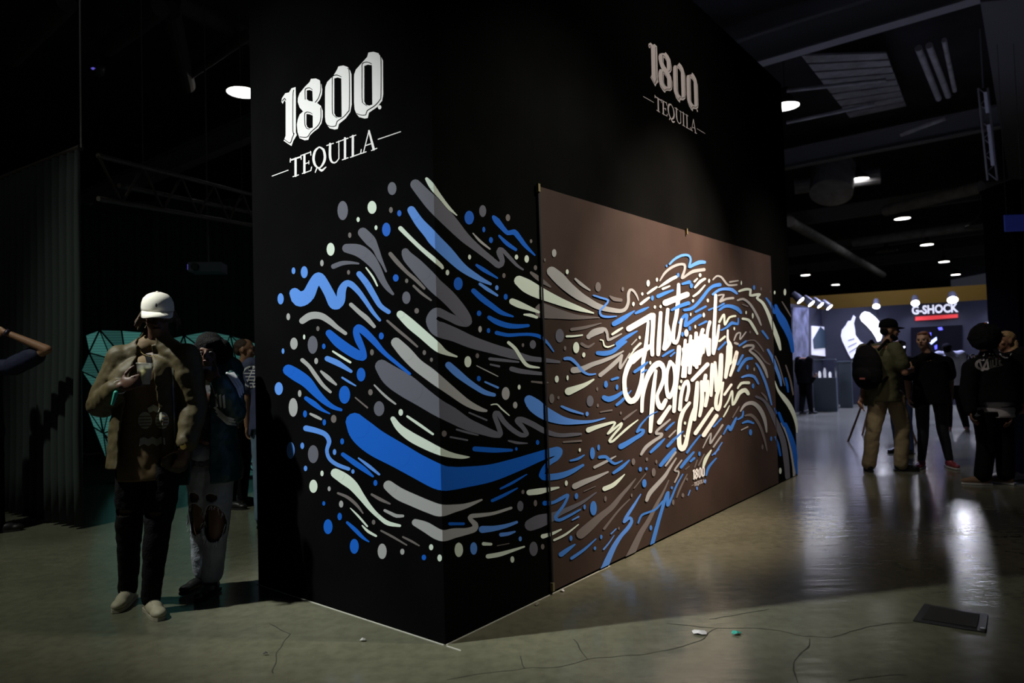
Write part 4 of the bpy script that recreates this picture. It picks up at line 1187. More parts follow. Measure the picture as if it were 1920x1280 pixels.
# ---------------------------------------------------------------- small things on the floor
def scrap(name, x, y, col, label, sx, sy, extra=None):
    c = ground(x, y); mb = MB(); rn = random.Random(x); P = []
    for i in range(9):
        a = 2 * PI * i / 9; r = rn.uniform(0.75, 1.1); P.append(mb.bm.verts.new(c + Vector((math.cos(a) * sx * r, math.sin(a) * sy * r, 0.004 + rn.uniform(0, 0.012)))))
    t = mb.bm.verts.new(c + Z * 0.02)
    for i in range(9): mb.bm.faces.new((P[i], P[(i + 1) % 9], t))
    me = bpy.data.meshes.new(name); mb.bm.to_mesh(me); mb.bm.free(); o = link(name, me, mat('scrap_' + name + str(x), col, 0.6))
    mo = o.modifiers.new('s', 'SOLIDIFY'); mo.thickness = 0.002; return tag(o, label, 'litter')
o = scrap('paper_scrap', 1312, 1188, (0.8, 0.78, 0.8), 'crumpled white paper scrap on floor in front of banner', 0.038, 0.028)
scrap('paper_scrap', 1380, 1189, (0.05, 0.45, 0.36), 'small turquoise paper scrap right of white one', 0.03, 0.02)
scrap('paper_scrap', 1007, 1135, (0.35, 0.33, 0.28), 'tiny grey crumb of litter by booth base, left of banner edge', 0.012, 0.01)
scrap('paper_scrap', 1055, 1109, (0.6, 0.6, 0.62), 'tiny pale litter curl touching banner bottom corner', 0.014, 0.012)
scrap('paper_scrap', 680, 1202, (0.5, 0.5, 0.48), 'tiny pale litter flecks before booth left face', 0.016, 0.008)
scrap('paper_scrap', 498, 1228, (0.02, 0.02, 0.02), 'small black chip lying on floor left of booth', 0.012, 0.008)
# floor box with metal frame
dr4 = [ground(1733, 1134), ground(1853, 1154), ground(1847, 1187), ground(1712, 1165)]
fx = tag(empty('floor_box', ground(1785, 1160)), 'rectangular metal-framed floor box sunk in concrete at lower right', 'floor box')
ctr = sum(dr4, Vector()) / 4
prism([p + Z * 0.002 for p in dr4], Z * 0.006).done('frame', mat('steel_worn', (0.05, 0.05, 0.052), 0.45, 0.5), fx)
prism([ctr + Vector(((p - ctr).x * 0.76, (p - ctr).y * 0.76, 0.009)) for p in dr4], Z * 0.003).done('lid', mat('lid_black', (0.006, 0.006, 0.005), 0.8), fx)
mb = MB(); mb.lathe(ground(1843, 1182) + Z * 0.009, [(0.012, 0), (0.012, 0.004), (0, 0.005)], 10); mb.done('screw', mat('bright_steel', (0.6, 0.6, 0.6), 0.3, 1), fx)
# ---------------------------------------------------------------- people
def rot(yaw): return Matrix.Rotation(yaw, 3, 'Z')
class Fig:
    """a posed figure; joints in world space. yaw 0 faces -Y, +90 deg faces +X, 180 faces away"""
    def __init__(s, label, foot, H, yaw, hyaw=None, pitch=0, over=None, wide=1.0, voxel=0.010, group=None, lean=(0, 0)):
        s.H = H; s.k = k = H / 1.75; s.yaw = math.radians(yaw); s.R = rot(s.yaw); s.wide = wide; s.vx = voxel
        s.P = Vector(foot); s.P.z = 0
        s.hR = rot(math.radians(hyaw if hyaw is not None else yaw)) @ Matrix.Rotation(math.radians(pitch), 3, 'X')
        s.root = tag(empty('person', s.P), label, 'person', group)
        J = dict(pelvis=(0, 0, .95), waist=(0, 0, 1.09), chest=(0, 0, 1.31), neck=(0, .015, 1.47), head=(0, -.005, 1.635),
                 sR=(-.175, .01, 1.425), sL=(.175, .01, 1.425), eR=(-.215, .02, 1.14), eL=(.215, .02, 1.14), wR=(-.225, -.03, .89), wL=(.225, -.03, .89),
                 hR=(-.09, 0, .93), hL=(.09, 0, .93), kR=(-.10, -.015, .50), kL=(.10, -.015, .50), aR=(-.105, .02, .085), aL=(.105, .02, .085))
        s.J = {}
        for n, p in J.items():
            p = Vector(p) * k; p.x *= wide if n[0] in 'sewh' and n != 'head' else 1
            if n in ('waist', 'chest', 'neck', 'head', 'sR', 'sL', 'eR', 'eL', 'wR', 'wL'):
                f = (p.z - .95 * k); s_ = Vector((lean[0] * f, lean[1] * f, 0)); s.J[n] = s.P + s.R @ p + s_
            else: s.J[n] = s.P + s.R @ p
        for n, v in (over or {}).items():
            s.J[n] = atd(v[0], v[1], s.P.y + v[2]) if len(v) == 3 else s.P + s.R @ (Vector(v[:3]) * k)
        s.fdR = s.fdL = None
        s.toe = {}
    def hand(s, mb, w, d, n, side, curl=0.5, sc=1.0, spread=0.1):
        """palm + five fingers. d finger direction, n palm normal (fingers curl towards it), side +1: thumb on d x n side"""
        d = Vector(d).normalized(); n = Vector(n); n = (n - d * n.dot(d)).normalized(); t = d.cross(n) * side; k = s.k * sc
        mb.ell(w + d * .045 * k, (.040 * k, .017 * k, .050 * k), Matrix((t, n, d)).transposed())
        for i, (o, L) in enumerate(((.030, .074), (.010, .082), (-.011, .076), (-.030, .060))):
            p = w + (d * .078 + t * o) * k; c = curl * (1 + 0.12 * i); dd = (d + t * (o * spread * 20 * .1)).normalized()
            for f in (0.44, 0.32, 0.24):
                dd = (Matrix.Rotation(c * 0.9 * (1 if True else 0), 3, d.cross(n)) @ dd).normalized(); q = p + dd * (L * f * k)
                mb.cone(p, q, .0092 * k, .0082 * k, 8); p = q
        p = w + (d * .022 + t * .034) * k; dd = (d * .6 + t * .75 + n * .25).normalized()
        for L in (.036, .030, .024):
            q = p + dd * L * k; mb.cone(p, q, .0115 * k, .0095 * k, 8); p = q; dd = (dd + n * curl * .5 + d * .35).normalized()
    def body(s, skin, hands=None, face=True, fat=1.0):
        J = s.J; k = s.k; mb = MB(); R = s.R
        ct = J['sR'].lerp(J['sL'], .5); w = s.wide
        mb.loft([(J['pelvis'] - Z * .10 * k, .10 * k * fat, .07 * k * fat), (J['pelvis'] - Z * .04 * k, .150 * k * fat, .10 * k * fat), (J['pelvis'] + Z * .05 * k, .148 * k * fat, .10 * k * fat), (J['waist'] + Z * .02 * k, .128 * k * fat, .088 * k * fat),
                 (J['chest'] - Z * .06 * k, .142 * k * w, .098 * k), (J['chest'] + Z * .03 * k, .152 * k * w, .104 * k), (ct - Z * .015 * k, .108 * k * w, .066 * k), (ct + Z * .02 * k, .055 * k, .046 * k)], R)
        mb.cone(J['sR'] * .82 + J['sL'] * .18, J['sL'] * .82 + J['sR'] * .18, .058 * k, .058 * k)
        mb.cone(J['neck'] - Z * .03 * k, J['head'] - Z * .05 * k, .056 * k, .052 * k)
        for a in 'RL':
            mb.cone(J['s' + a], J['e' + a], .052 * k, .040 * k); mb.cone(J['e' + a], J['w' + a], .040 * k, .026 * k)
            mb.cone(J['h' + a], J['k' + a], .082 * k * fat, .054 * k); mb.cone(J['k' + a], J['a' + a], .054 * k, .036 * k)
            m = J['k' + a].lerp(J['a' + a], .28); mb.ell(m + R @ Vector((0, .012, 0)) * k, (.052 * k, .052 * k, .11 * k), R)
            fd = s.footdir(a); mb.cone(J['a' + a] - Z * .035 * k, J['a' + a] + fd * .13 * k - Z * .05 * k, .036 * k, .026 * k)
            d = (J['w' + a] - J['e' + a]).normalized(); h = (hands or {}).get(a, {})
            s.hand(mb, J['w' + a], h.get('d', d), h.get('n', s.R @ Vector((1 if a == 'R' else -1, 0.1, 0))), h.get('side', 1 if a == 'R' else -1), h.get('curl', .45))
        h = J['head']; Q = s.hR; v = lambda x, y, z: h + Q @ Vector((x * k, y * k, z * k))
        mb.ell(v(0, .012, .028), (.073 * k, .092 * k, .088 * k), Q); mb.ell(v(0, -.022, -.035), (.056 * k, .066 * k, .075 * k), Q)
        mb.ell(v(0, -.052, -.085), (.026 * k, .022 * k, .020 * k), Q)
        if face:
            mb.cone(v(0, -.083, .018), v(0, -.104, -.018), .009 * k, .0135 * k, 8); mb.ell(v(-.011, -.092, -.02), (.008 * k,) * 3, Q); mb.ell(v(.011, -.092, -.02), (.008 * k,) * 3, Q)
            mb.cone(v(-.034, -.073, .028), v(.034, -.073, .028), .012 * k, .012 * k, 8)
            mb.cone(v(-.017, -.083, -.048), v(.017, -.083, -.048), .0075 * k, .0075 * k, 8)
            for sx in (-1, 1):
                mb.ell(v(sx * .074, .012, -.002), (.010 * k, .020 * k, .032 * k), Q); mb.ell(v(sx * .038, -.060, -.018), (.022 * k, .022 * k, .022 * k), Q)
        o = mb.blob('body', skin, s.root, min(s.vx, .009), 3)
        if face:
            me_ = mat('eye_white', (.10, .09, .085), .5, spec=.2); mi = mat('iris_dark', (.01, .006, .005), .4)
            for sx in (-1, 1):
                mb = MB(); mb.ell(v(sx * .030, -.080, .008), (.0125 * k, .0085 * k, .0075 * k), Q, 10, 6); e = mb.done('eye', me_, s.root, True)
                mb = MB(); mb.ell(v(sx * .030, -.0865, .008), (.005 * k, .0035 * k, .005 * k), Q, 8, 5); mb.done('iris', mi, e, True)
            mb = MB(); mb.ell(v(0, -.0895, -.0475), (.022 * k, .006 * k, .0065 * k), Q, 12, 6); mb.done('lips', mat('lips_brown', (.12, .04, .035), .5), s.root, True)
        return o
    def hv(s, x, y, z): return s.J['head'] + s.hR @ (Vector((x, y, z)) * s.k)
    def footdir(s, a):
        t = s.toe.get(a)
        d = rot(math.radians(t)) @ Vector((0, -1, 0)) if t is not None else s.R @ Vector((0.12 if a == 'L' else -0.12, -1, 0))
        return d.normalized()
    def shoes(s, m, msole, high=0.0, sc=1.0, pitch=None):
        for a in 'RL':
            A = s.J['a' + a]; d = s.footdir(a); k = s.k * sc; b = Vector((A.x, A.y, 0)); lift = max(0, A.z - .085 * s.k)
            b.z = lift; sd = Vector((-d.y, d.x, 0)); B = Matrix((sd, -d, Z)).transposed()
            mb = MB(); mb.ell(b - d * .025 * k + Z * .050 * k, (.038 * k, .052 * k, .045 * k), B); mb.ell(b + d * .06 * k + Z * .042 * k, (.043 * k, .085 * k, .042 * k), B)
            mb.ell(b + d * .135 * k + Z * .034 * k, (.042 * k, .060 * k, .030 * k), B); mb.cone(b + Z * .05 * k, b + Z * (.085 + high) * k, .042 * k, .043 * k)
            up = mb.blob('shoe', m, s.root, .008, 3)
            mb = MB(); out = [(0.0, -.082, .034), (0, -.06, .038), (0, .0, .036), (0, .06, .042), (0, .13, .045), (0, .17, .038), (0, .195, .02)]
            L = [b + d * y * k * .96 + sd * w * k * .88 + Z * .001 for _, y, w in out]; Rr = [b + d * y * k * .96 - sd * w * k * .88 + Z * .001 for _, y, w in out[::-1]]
            pm = prism(L + Rr, Z * .018 * k); pm.done('sole', msole, up)
            if high == 0:
                mb = MB()
                for q in (.055, .075, .095): mb.tube(b + d * q * k + sd * .022 * k + Z * (.092 - q * .22) * k, b + d * q * k - sd * .022 * k + Z * (.092 - q * .22) * k, .0035 * k, n=6)
                mb.done('laces', msole, up)
    def top(s, name, m, r=1.0, hem=.86, sleeve='long', cuff=.93, cut=None, solid=0, flare=0.02, grow=.018, wr=.006, neck=.0, vx=None):
        J = s.J; k = s.k; g = grow * k; mb = MB(); R = s.R
        hz = hem * k; c = Vector((J['pelvis'].x, J['pelvis'].y, hz)); ct = J['sR'].lerp(J['sL'], .5); w = s.wide * r
        fl = flare * k
        mb.loft([(c - Z * .05 * k, .150 * k * r + g + fl, .105 * k * r + g + fl), (c + Z * .03 * k, .150 * k * r + g + fl, .107 * k * r + g + fl), (c.lerp(J['waist'], .6), .148 * k * r + g + fl * .6, .105 * k * r + g + fl * .5),
                 (J['waist'] + Z * .06 * k, .145 * k * r + g + fl * .3, .102 * k * r + g + fl * .3), (J['chest'] - Z * .05 * k, .150 * k * w + g, .107 * k * r + g), (J['chest'] + Z * .04 * k, .157 * k * w + g, .110 * k * r + g), (ct - Z * .01 * k, .128 * k * w + g * .6, .082 * k * r + g * .6), (ct + Z * .03 * k, .07 * k, .055 * k)], R)
        for a in 'RL': mb.cone(J['s' + a] * .9 + J['neck'] * .1 - Z * .012 * k, J['neck'] - Z * .025 * k, .052 * k + g * .8, .052 * k + g * .5)
        if neck > 0: mb.cone(J['neck'] - Z * .05 * k, J['neck'] + Z * (-.01 + neck) * k, .066 * k + g * .5, .060 * k + g * .3)
        for a in 'RL':
            sl = sleeve[a] if isinstance(sleeve, dict) else sleeve
            if sl == 'none': continue
            mb.cone(J['s' + a], J['s' + a].lerp(J['e' + a], 1 if sl == 'long' else .62), .058 * k + g, (.046 if sl == 'long' else .055) * k + g)
            if sl == 'long': mb.cone(J['e' + a], J['e' + a].lerp(J['w' + a], cuff), .046 * k + g, .032 * k + g * .8)
        hemz = hz - .0
        def cc(p):
            return (p.z < hemz and (Vector((p.x, p.y)) - Vector((c.x, c.y))).length < .30 * k * r and min((p - J['wR']).length, (p - J['wL']).length) > .16 * k) or (cut(p) if cut else False)
        return mb.blob(name, m, s.root, vx or s.vx, 4, cc, solid or .006, wr)
    def legs(s, name, m, g=.014, cuff=1.0, cut=None, wr=.005, solid=.005, low=None, loose=1.0, topz=1.03):
        J = s.J; k = s.k; g = g * k; mb = MB(); R = s.R
        mb.ell(J['pelvis'] + Z * .01 * k, (.155 * k + g, .112 * k + g, .115 * k), R)
        for a in 'RL':
            mb.cone(J['h' + a], J['k' + a], .086 * k + g, .060 * k * loose + g); e = J['k' + a].lerp(J['a' + a], cuff)
            mb.cone(J['k' + a], e, .060 * k * loose + g, (low or .044) * k + g * .7)
        return mb.blob(name, m, s.root, s.vx, 3, lambda p: (p.z > topz * k) or (cut(p) if cut else False), solid, wr)
    def hair(s, name, m, prims, vx=.008, wr=.006):
        mb = MB()
        for p in prims:
            if len(p) == 6: mb.ell(s.hv(*p[:3]), [q * s.k for q in p[3:]], s.hR)
            else: mb.cone(s.hv(*p[:3]), s.hv(*p[3:6]), p[6] * s.k, p[7] * s.k)
        return mb.blob(name, m, s.root, vx, 2, wr=wr)
    def cap(s, m, name='cap', back=False, emblem=None):
        k = s.k; h = s.hv(0, .012, .052); mb = MB(); Q = s.hR; n = 28; rings = []
        prof = [(1.0, -.010), (1.0, .012), (.97, .035), (.86, .062), (.62, .083), (.30, .094), (.05, .097)]
        for r, z in prof: rings.append([mb.bm.verts.new(h + Q @ (Vector((.086 * r * math.cos(2 * PI * i / n), .104 * r * math.sin(2 * PI * i / n), z)) * k)) for i in range(n)])
        for a, b in zip(rings, rings[1:]):
            for i in range(n): mb.bm.faces.new((a[i], a[(i + 1) % n], b[(i + 1) % n], b[i]))
        mb.bm.faces.new(rings[-1]); c = mb.done(name, m, s.root, True); mo = c.modifiers.new('s', 'SOLIDIFY'); mo.thickness = .004
        mb = MB(); sg = 1 if back else -1; A = []; B = []
        for i in range(17):
            t = PI * (i / 16); x = math.cos(t); y = math.sin(t)
            A.append(mb.bm.verts.new(h + Q @ (Vector((.078 * x, sg * .104 * (y * .8 + .1), -.004)) * k))); B.append(mb.bm.verts.new(h + Q @ (Vector((.076 * x, sg * (.075 + .098 * y), -.012 - .022 * y + .012 * (1 - x * x) - .02 * x * x)) * k)))
        for i in range(16): mb.bm.faces.new((A[i], A[i + 1], B[i + 1], B[i]))
        v = mb.done('visor', m, c, True); mo = v.modifiers.new('s', 'SOLIDIFY'); mo.thickness = .005
        mb = MB(); mb.ell(h + Q @ (Vector((0, 0, .098)) * k), (.008 * k, .008 * k, .005 * k), Q); mb.done('button', m, c, True)
        if emblem:
            pts = [(-.004, -.009), (.002, -.010), (.005, -.003), (.004, .003), (.002, .010), (-.002, .012), (-.004, .006), (-.006, 0)]
            P = [h + Q @ (Vector((x, -.1075, z + .036)) * k) for x, z in pts]; prism(P, Q @ Vector((0, .006, 0))).done('emblem', emblem, c)
        return c
def cylinder_cup(P, up, r0, r1, h, label, liquid, frac=.8):
    up = up.normalized(); R = up.to_track_quat('Z', 'Y').to_matrix(); t = tag(empty('plastic_cup', P), label, 'cup')
    mb = MB(); mb.lathe(P, [(0, 0), (r0, 0), (r1, h), (r1 * 1.05, h), (r1 * 1.05, h + .004), (r1 * .97, h + .003), (r0 * .95, .004), (0, .004)], 24, R)
    mb.done('cup_wall', mat('cup_plastic', (.75, .75, .7), .3, trans=.6), t, True)
    rf = r0 + (r1 - r0) * frac; mb = MB(); mb.lathe(P, [(0, .005), (r0 * .93, .005), (rf * .93, h * frac), (0, h * frac)], 24, R); mb.done('drink', liquid, t, True)
    mb = MB()
    for k in range(4): mb.box(P + R @ Vector((.012 * math.cos(k * 2), .012 * math.sin(k * 2), h * frac)), (.016, .016, .014), k)
    mb.done('ice', mat('ice', (.7, .7, .65), .2), t)
    return t
def band(s, a, f, r, w, m, name, parent=None):
    w0 = s.J['e' + a].lerp(s.J['w' + a], f); d = (s.J['w' + a] - s.J['e' + a]).normalized(); R = d.to_track_quat('Z', 'Y').to_matrix()
    mb = MB(); mb.lathe(w0, [(r, -w / 2), (r * 1.12, -w / 2), (r * 1.12, w / 2), (r, w / 2), (r, -w / 2)], 20, R); return mb.done(name, m, parent or s.root, True)
sk_dark = mat('skin_deep', (.075, .035, .02), .5, spec=.4); sk_deep2 = mat('skin_brown', (.12, .055, .035), .5); sk_tan = mat('skin_tan', (.36, .19, .11), .5); sk_pale = mat('skin_pale', (.50, .29, .20), .5)
hair_blk = mat('hair_black', (.004, .0035, .004), .8, bump=.6, bump_s=120, spec=.15); hair_brn = mat('hair_brown', (.05, .025, .012), .6, bump=.6, bump_s=120)
hair_gold = mat('hair_blonde', (.38, .24, .11), .6, noise_s=25, bump=.6, bump_s=90); hair_red = mat('hair_ginger', (.24, .085, .03), .6, bump=.6, bump_s=120)
cl_black = mat('cloth_black', (.0035, .0035, .004), .9, spec=.12); cl_pants = mat('denim_black', (.0045, .0045, .005), .9, bump=.3, bump_s=90, spec=.12)
olive = mat('nylon_olive', (.062, .048, .020), .6, bump=.25, bump_s=12, spec=.25); shoe_cream = mat('shoe_cream', (.42, .38, .27), .6); sole_cream = mat('sole_cream', (.36, .33, .25), .7)
shoe_blk = mat('shoe_black', (.008, .008, .009), .45); sole_blk = mat('sole_black', (.01, .01, .01), .7)

# 1 man in the white cap
g = ground(283, 1146)
A = Fig('man in white cap and olive bomber jacket walking with a drink, left of booth', g, 1.84, 18, hyaw=24, pitch=14, voxel=.009,
        over=dict(sR=(229, 676, -.02), sL=(347, 673, .02), eR=(190, 758, .0), wR=(226, 724, -.25), eL=(362, 760, .03), wL=(350, 838, -.08),
                  kR=(243, 975, .04), kL=(296, 985, -.03), aR=(240, 1098, .17), aL=(284, 1128, -.02), hR=(250, 870, 0), hL=(312, 870, 0), neck=(292, 632, .02), head=(296, 596, -.01)))
A.toe = {'R': 10, 'L': 42}
A.J['aL'].z = .088; A.J['aR'].z = .092
cupP = atd(270, 720, A.J['wR'].y + .035)
A.body(sk_dark, hands={'R': dict(d=Vector((.93, -.12, .25)), n=Vector((.12, 1, 0)), side=1, curl=.5), 'L': dict(d=Vector((-.35, -.15, -1)), n=Vector((-.6, .6, 0)), side=-1, curl=.4)})
tee = mat('tee_brown_gold', (.13, .082, .032), .8, noise_s=8)
TE = A.top('long_tee', tee, r=.88, hem=.755, sleeve='none', grow=.018, flare=.012)
k = A.k
cx = A.J['chest']
def jcut(p):
    q = A.R.transposed() @ (p - cx); return (q.y < -.03 and abs(q.x + .015 - (p.z - 1.2) * .03) < (.028 + .085 * min(1, max(0, (1.62 - p.z) / .55)))) or (p.z > 1.60 and q.y < 0 and abs(q.x) < .05)
JK = A.top('bomber_jacket', olive, r=1.0, hem=.83, sleeve='long', cut=jcut, grow=.034, flare=.035, wr=.014, neck=.03, solid=.008, cuff=.86)
m_pr = mat('tee_print_pale', (.42, .42, .33), .8)
for cxp in (272, 304): 
    o = decal('printed_disc', [ellipse_poly(cxp, 788, 13, 16)], [TE, JK], m_pr, A.root, cell=3)
    decal('printed_lines', [[(cxp - 11, y), (cxp + 11, y - 1), (cxp + 11, y + 1), (cxp - 11, y + 2)] for y in (780, 786, 792, 798)], [TE, JK], tee, A.root, off=.007, cell=5)
decal('printed_band', [[(262, 822), (270, 819), (278, 823), (286, 818), (294, 823), (302, 818), (309, 821), (310, 834), (302, 831), (294, 836), (286, 831), (278, 836), (270, 832), (261, 836)]], [TE, JK], m_pr, A.root, cell=4)
decal('printed_muzzle', [[(276, 765), (288, 758), (300, 765), (296, 774), (288, 770), (280, 774)]], [TE, JK], m_pr, A.root, cell=4)
black_l = mat('lining_black', (.004, .004, .005), .8, spec=.1)
decal('jacket_lining', [[(309, 700), (318, 690), (326, 760), (327, 855), (312, 858), (311, 780)]], [TE], black_l, A.root, cell=5, off=.006)
decal('undershirt', [[(271, 664), (283, 662), (285, 690), (277, 690)]], [TE, JK], black_l, A.root, cell=4, off=.006)
decal('zip', [[(322, 690), (325, 690), (331, 862), (328, 862)]], [JK], mat('zip_metal', (.2, .19, .16), .4, .8), A.root, cell=6, off=.006)
def rip(P, rx, rz): return lambda p: ((p.x - P.x) / rx) ** 2 + ((p.z - P.z) / rz) ** 2 < 1 and p.y < P.y
ra_, rb_ = rip(A.J['kR'] + Z * .06, .06, .014), rip(A.J['kL'] + Z * .075, .055, .014)
A.legs('black_ripped_jeans', cl_pants, g=.012, cut=lambda p: ra_(p) or rb_(p), wr=.012, topz=.93)
A.shoes(shoe_cream, sole_cream)
A.cap(mat('cap_cream', (.66, .63, .56), .8), emblem=mat('emblem_navy', (.01, .01, .03), .7))
rn = random.Random(3); pr = [(0, .03, .02, .079, .085, .08)]
for i in range(16):
    sx = -1 if i % 2 else 1; y = rn.uniform(-.01, .08); z0 = rn.uniform(-.01, .04); pr.append((sx * .078, y, z0, sx * rn.uniform(.088, .118), y + rn.uniform(-.01, .02), z0 - rn.uniform(.03, .085), .011, .007))
A.hair('dreadlocks', mat('hair_brown_tips', (.06, .035, .018), .7, bump=.5, bump_s=90), pr, vx=.006, wr=.003)
band(A, 'R', .93, .034 * k, .035, mat('band_silver', (.6, .6, .62), .4), 'wristband'); 
mb = MB(); w_ = A.J['wR']; mb.cone(w_ + Vector((-.01, -.03, -.035)), w_ + Vector((-.03, -.03, -.10)), .012, .008); mb.done('teal_tag', mat('tag_teal', (.02, .3, .22), .6), A.root)
band(A, 'L', .97, .034 * k, .028, mat('watch_gold', (.75, .55, .15), .3, .9), 'watch_strap')
mb = MB(); mb.lathe(A.J['wL'] + Vector((0, -.038, .01)), [(0, -.006), (.019, -.006), (.019, .006), (0, .006)], 16, Matrix.Rotation(PI / 2, 3, 'X')); mb.done('watch_face', MATS['watch_gold'], A.root)
mb = MB(); nn_ = 24; c_ = A.J['neck']; L_ = [c_ + A.R @ Vector((.075 * math.sin(t), -.055 - .03 * math.cos(t) , -.02 - .10 * (.5 + .5 * math.cos(t)))) for t in [(-1 + 2 * i / nn_) * 2.2 for i in range(nn_ + 1)]]
for a_, b_ in zip(L_, L_[1:]): mb.tube(a_, b_, .003, n=6)
mb.done('necklace', mat('chain_gold', (.5, .38, .15), .35, .9), A.root)
dy = mat('drink_pale_yellow', (.62, .58, .28), .35); dy2 = mat('drink_orange', (.72, .42, .07), .35)
cylinder_cup(cupP, Z + Vector((.04, 0, 0)), .030, .042, .118, 'clear plastic cup of pale yellow drink held by man in white cap', dy)

# 2 woman in the track jacket
g = ground(393, 1112)
Bf = Fig('woman with black bob sipping a drink, in dark teal jacket with white sleeve stripes', g, 1.66, 10, hyaw=8, pitch=8, voxel=.009,
         over=dict(eR=(366, 760, -.0), wR=(372, 805, -.10), eL=(438, 772, -.06), wL=(411, 711, -.24), sR=(364, 695, 0), sL=(432, 692, .04), kR=(378, 975, .02), kL=(407, 978, -.03), aR=(382, 1094, .10), aL=(397, 1108, -.02), hR=(378, 880, .0), hL=(412, 880, 0), head=(393, 660, -.02), neck=(397, 686, .01)))
Bf.J['aR'].z = .09; Bf.J['aL'].z = .085; Bf.toe = {'R': -25, 'L': -5}
cupB = atd(385, 721, Bf.J['wR'].y - .06)
cupB = atd(385, 722, Bf.J['wL'].y + .03)
Bf.body(sk_deep2, hands={'L': dict(d=Vector((-.9, -.15, .38)), n=Vector((-.1, 1, 0)), side=-1, curl=.5)})
Bf.top('patterned_top', mat('top_black_silver', (.10, .10, .11), .6, noise_s=45, noise_a=.98), r=.84, hem=.86, sleeve='none', grow=.010)
cb_ = Bf.J['chest']
def jc2(p):
    q = Bf.R.transposed() @ (p - cb_); return q.y < -.02 and q.x < .045 and q.x > -.06 and p.z < 1.5
tealj = mat('nylon_dark_teal', (.012, .055, .055), .4, bump=.25, bump_s=14)
TJ = Bf.top('track_jacket', tealj, r=.97, hem=.76, sleeve='long', cut=jc2, grow=.030, flare=.05, wr=.018, solid=.007, cuff=.88)
stripe = mat('stripe_white', (.72, .72, .75), .6)
for i in range(3):
    decal('sleeve_stripe', [[(403 + i * 7, 740 + i * 1), (407 + i * 7, 737 + i * 1), (409 + i * 7, 762 + i), (405 + i * 7, 764 + i)]], [TJ], stripe, Bf.root, cell=3, off=.005)
    decal('sleeve_stripe', [[(400 + i * 3, 764 + i * 7), (404 + i * 3, 762 + i * 7), (424 + i * 3, 780 + i * 6), (440 + i * 3, 785 + i * 5), (438 + i * 3, 788 + i * 5), (420 + i * 3, 784 + i * 6)]], [TJ], stripe, Bf.root, cell=3, off=.005)
    decal('shoulder_stripe', [[(424 + i * 5, 700 - i), (429 + i * 5, 699 - i), (448 + i * 4, 728 - i * 3), (452 + i * 3, 745 - i * 4), (449 + i * 3, 745 - i * 4), (443 + i * 4, 728 - i * 3)]], [TJ], stripe, Bf.root, cell=3, off=.005)
jean = mat('denim_light_grey', (.27, .29, .34), .85, noise_s=9, noise_a=.2, bump=.3, bump_s=60)
def holes(p):
    for (P, rx, rz_) in ((Bf.J['kL'] + Vector((.0, 0, .0)), .072, .115), (Bf.J['kR'] + Vector((-.01, 0, .02)), .055, .10), (Bf.J['kR'] + Vector((-.01, 0, .165)), .034, .028), (Bf.J['kL'] + Vector((-.01, 0, .165)), .04, .02)):
        if ((p.x - P.x) / rx) ** 2 + ((p.z - P.z) / rz_) ** 2 < 1 and p.y < P.y + .01: return True
    return False
lg = Bf.legs('ripped_jeans', jean, g=.020, cut=holes, wr=.010, low=.056, cuff=.88)
rn = random.Random(9); mb = MB()
for P, rx, rz_ in ((Bf.J['kL'], .072, .115), (Bf.J['kR'] + Vector((-.01, 0, .02)), .055, .10)):
    for i in range(46):
        t = rn.uniform(0, 2 * PI) if i % 3 else rn.uniform(PI, 2 * PI); p = P + Vector((rx * math.cos(t), -.078 + .03 * abs(math.cos(t)), rz_ * math.sin(t))); q_ = p + Vector((rn.uniform(-.012, .012), -.008, -rn.uniform(.01, .045)))
        mb.tube(p, q_, .0022, .001, n=5)
o = mb.done('frayed_threads', mat('thread_white', (.6, .6, .64), .9), Bf.root); o['kind'] = 'stuff'
Bf.shoes(shoe_blk, sole_blk, high=.16)
Bf.hair('bob_hair', hair_blk, [(0, .02, .045, .098, .108, .092), (-.082, .015, -.02, .045, .075, .095), (.09, .02, -.02, .055, .08, .10), (.10, .03, -.06, .045, .06, .06), (0, .07, -.03, .085, .055, .10), (-.085, -.01, -.05, .03, .05, .05), (.03, -.045, .075, .06, .045, .030)], wr=.010)
cylinder_cup(cupB, Z, .028, .038, .112, 'clear plastic cup of orange drink at lips of woman in teal jacket', dy2, .65)

# 3 man in dark shirt behind, 4 man in navy tee at the booth edge
g = ground(447, 950)
C3 = Fig('man with short brown hair and dark yellow-patterned shirt, facing right behind woman', g, 1.80, 80, hyaw=96, voxel=.012, over=dict(head=(461, 656, 0), neck=(455, 683, .02)))
C3.body(sk_tan); C3.top('patterned_shirt', mat('shirt_navy_gold', (.05, .045, .05), .8, noise_s=7, noise_a=.9), sleeve='short', hem=.86); C3.legs('black_trousers', cl_black); C3.shoes(shoe_blk, sole_blk)
C3.hair('hair', hair_brn, [(0, .03, .045, .078, .092, .072), (0, .07, -.0, .066, .045, .06)], wr=.003)
yel = mat('trim_yellow', (.55, .35, .05), .7)
for f in (.25, .45):
    p = C3.J['sR'].lerp(C3.J['eR'], f); mb = MB(); mb.ell(p, (.075, .085, .012)); mb.done('yellow_stripe', yel, C3.root, True)
g = ground(514, 985)
C4 = Fig('man in navy tee with white back print and blue jeans, half hidden by booth', g, 1.80, 186, voxel=.012)
C4.body(sk_tan, face=False)
NT = C4.top('navy_tee', mat('cloth_navy', (.035, .045, .10), .8), sleeve='short', hem=.86, grow=.028); C4.legs('blue_jeans', mat('denim_blue', (.12, .19, .27), .85, noise_s=6), g=.02); C4.shoes(shoe_blk, sole_blk)
C4.hair('hair', hair_blk, [(0, .03, .045, .078, .092, .072), (0, .07, -.0, .066, .045, .06)], wr=.003)
m_w = mat('print_white', (.62, .62, .66), .7)
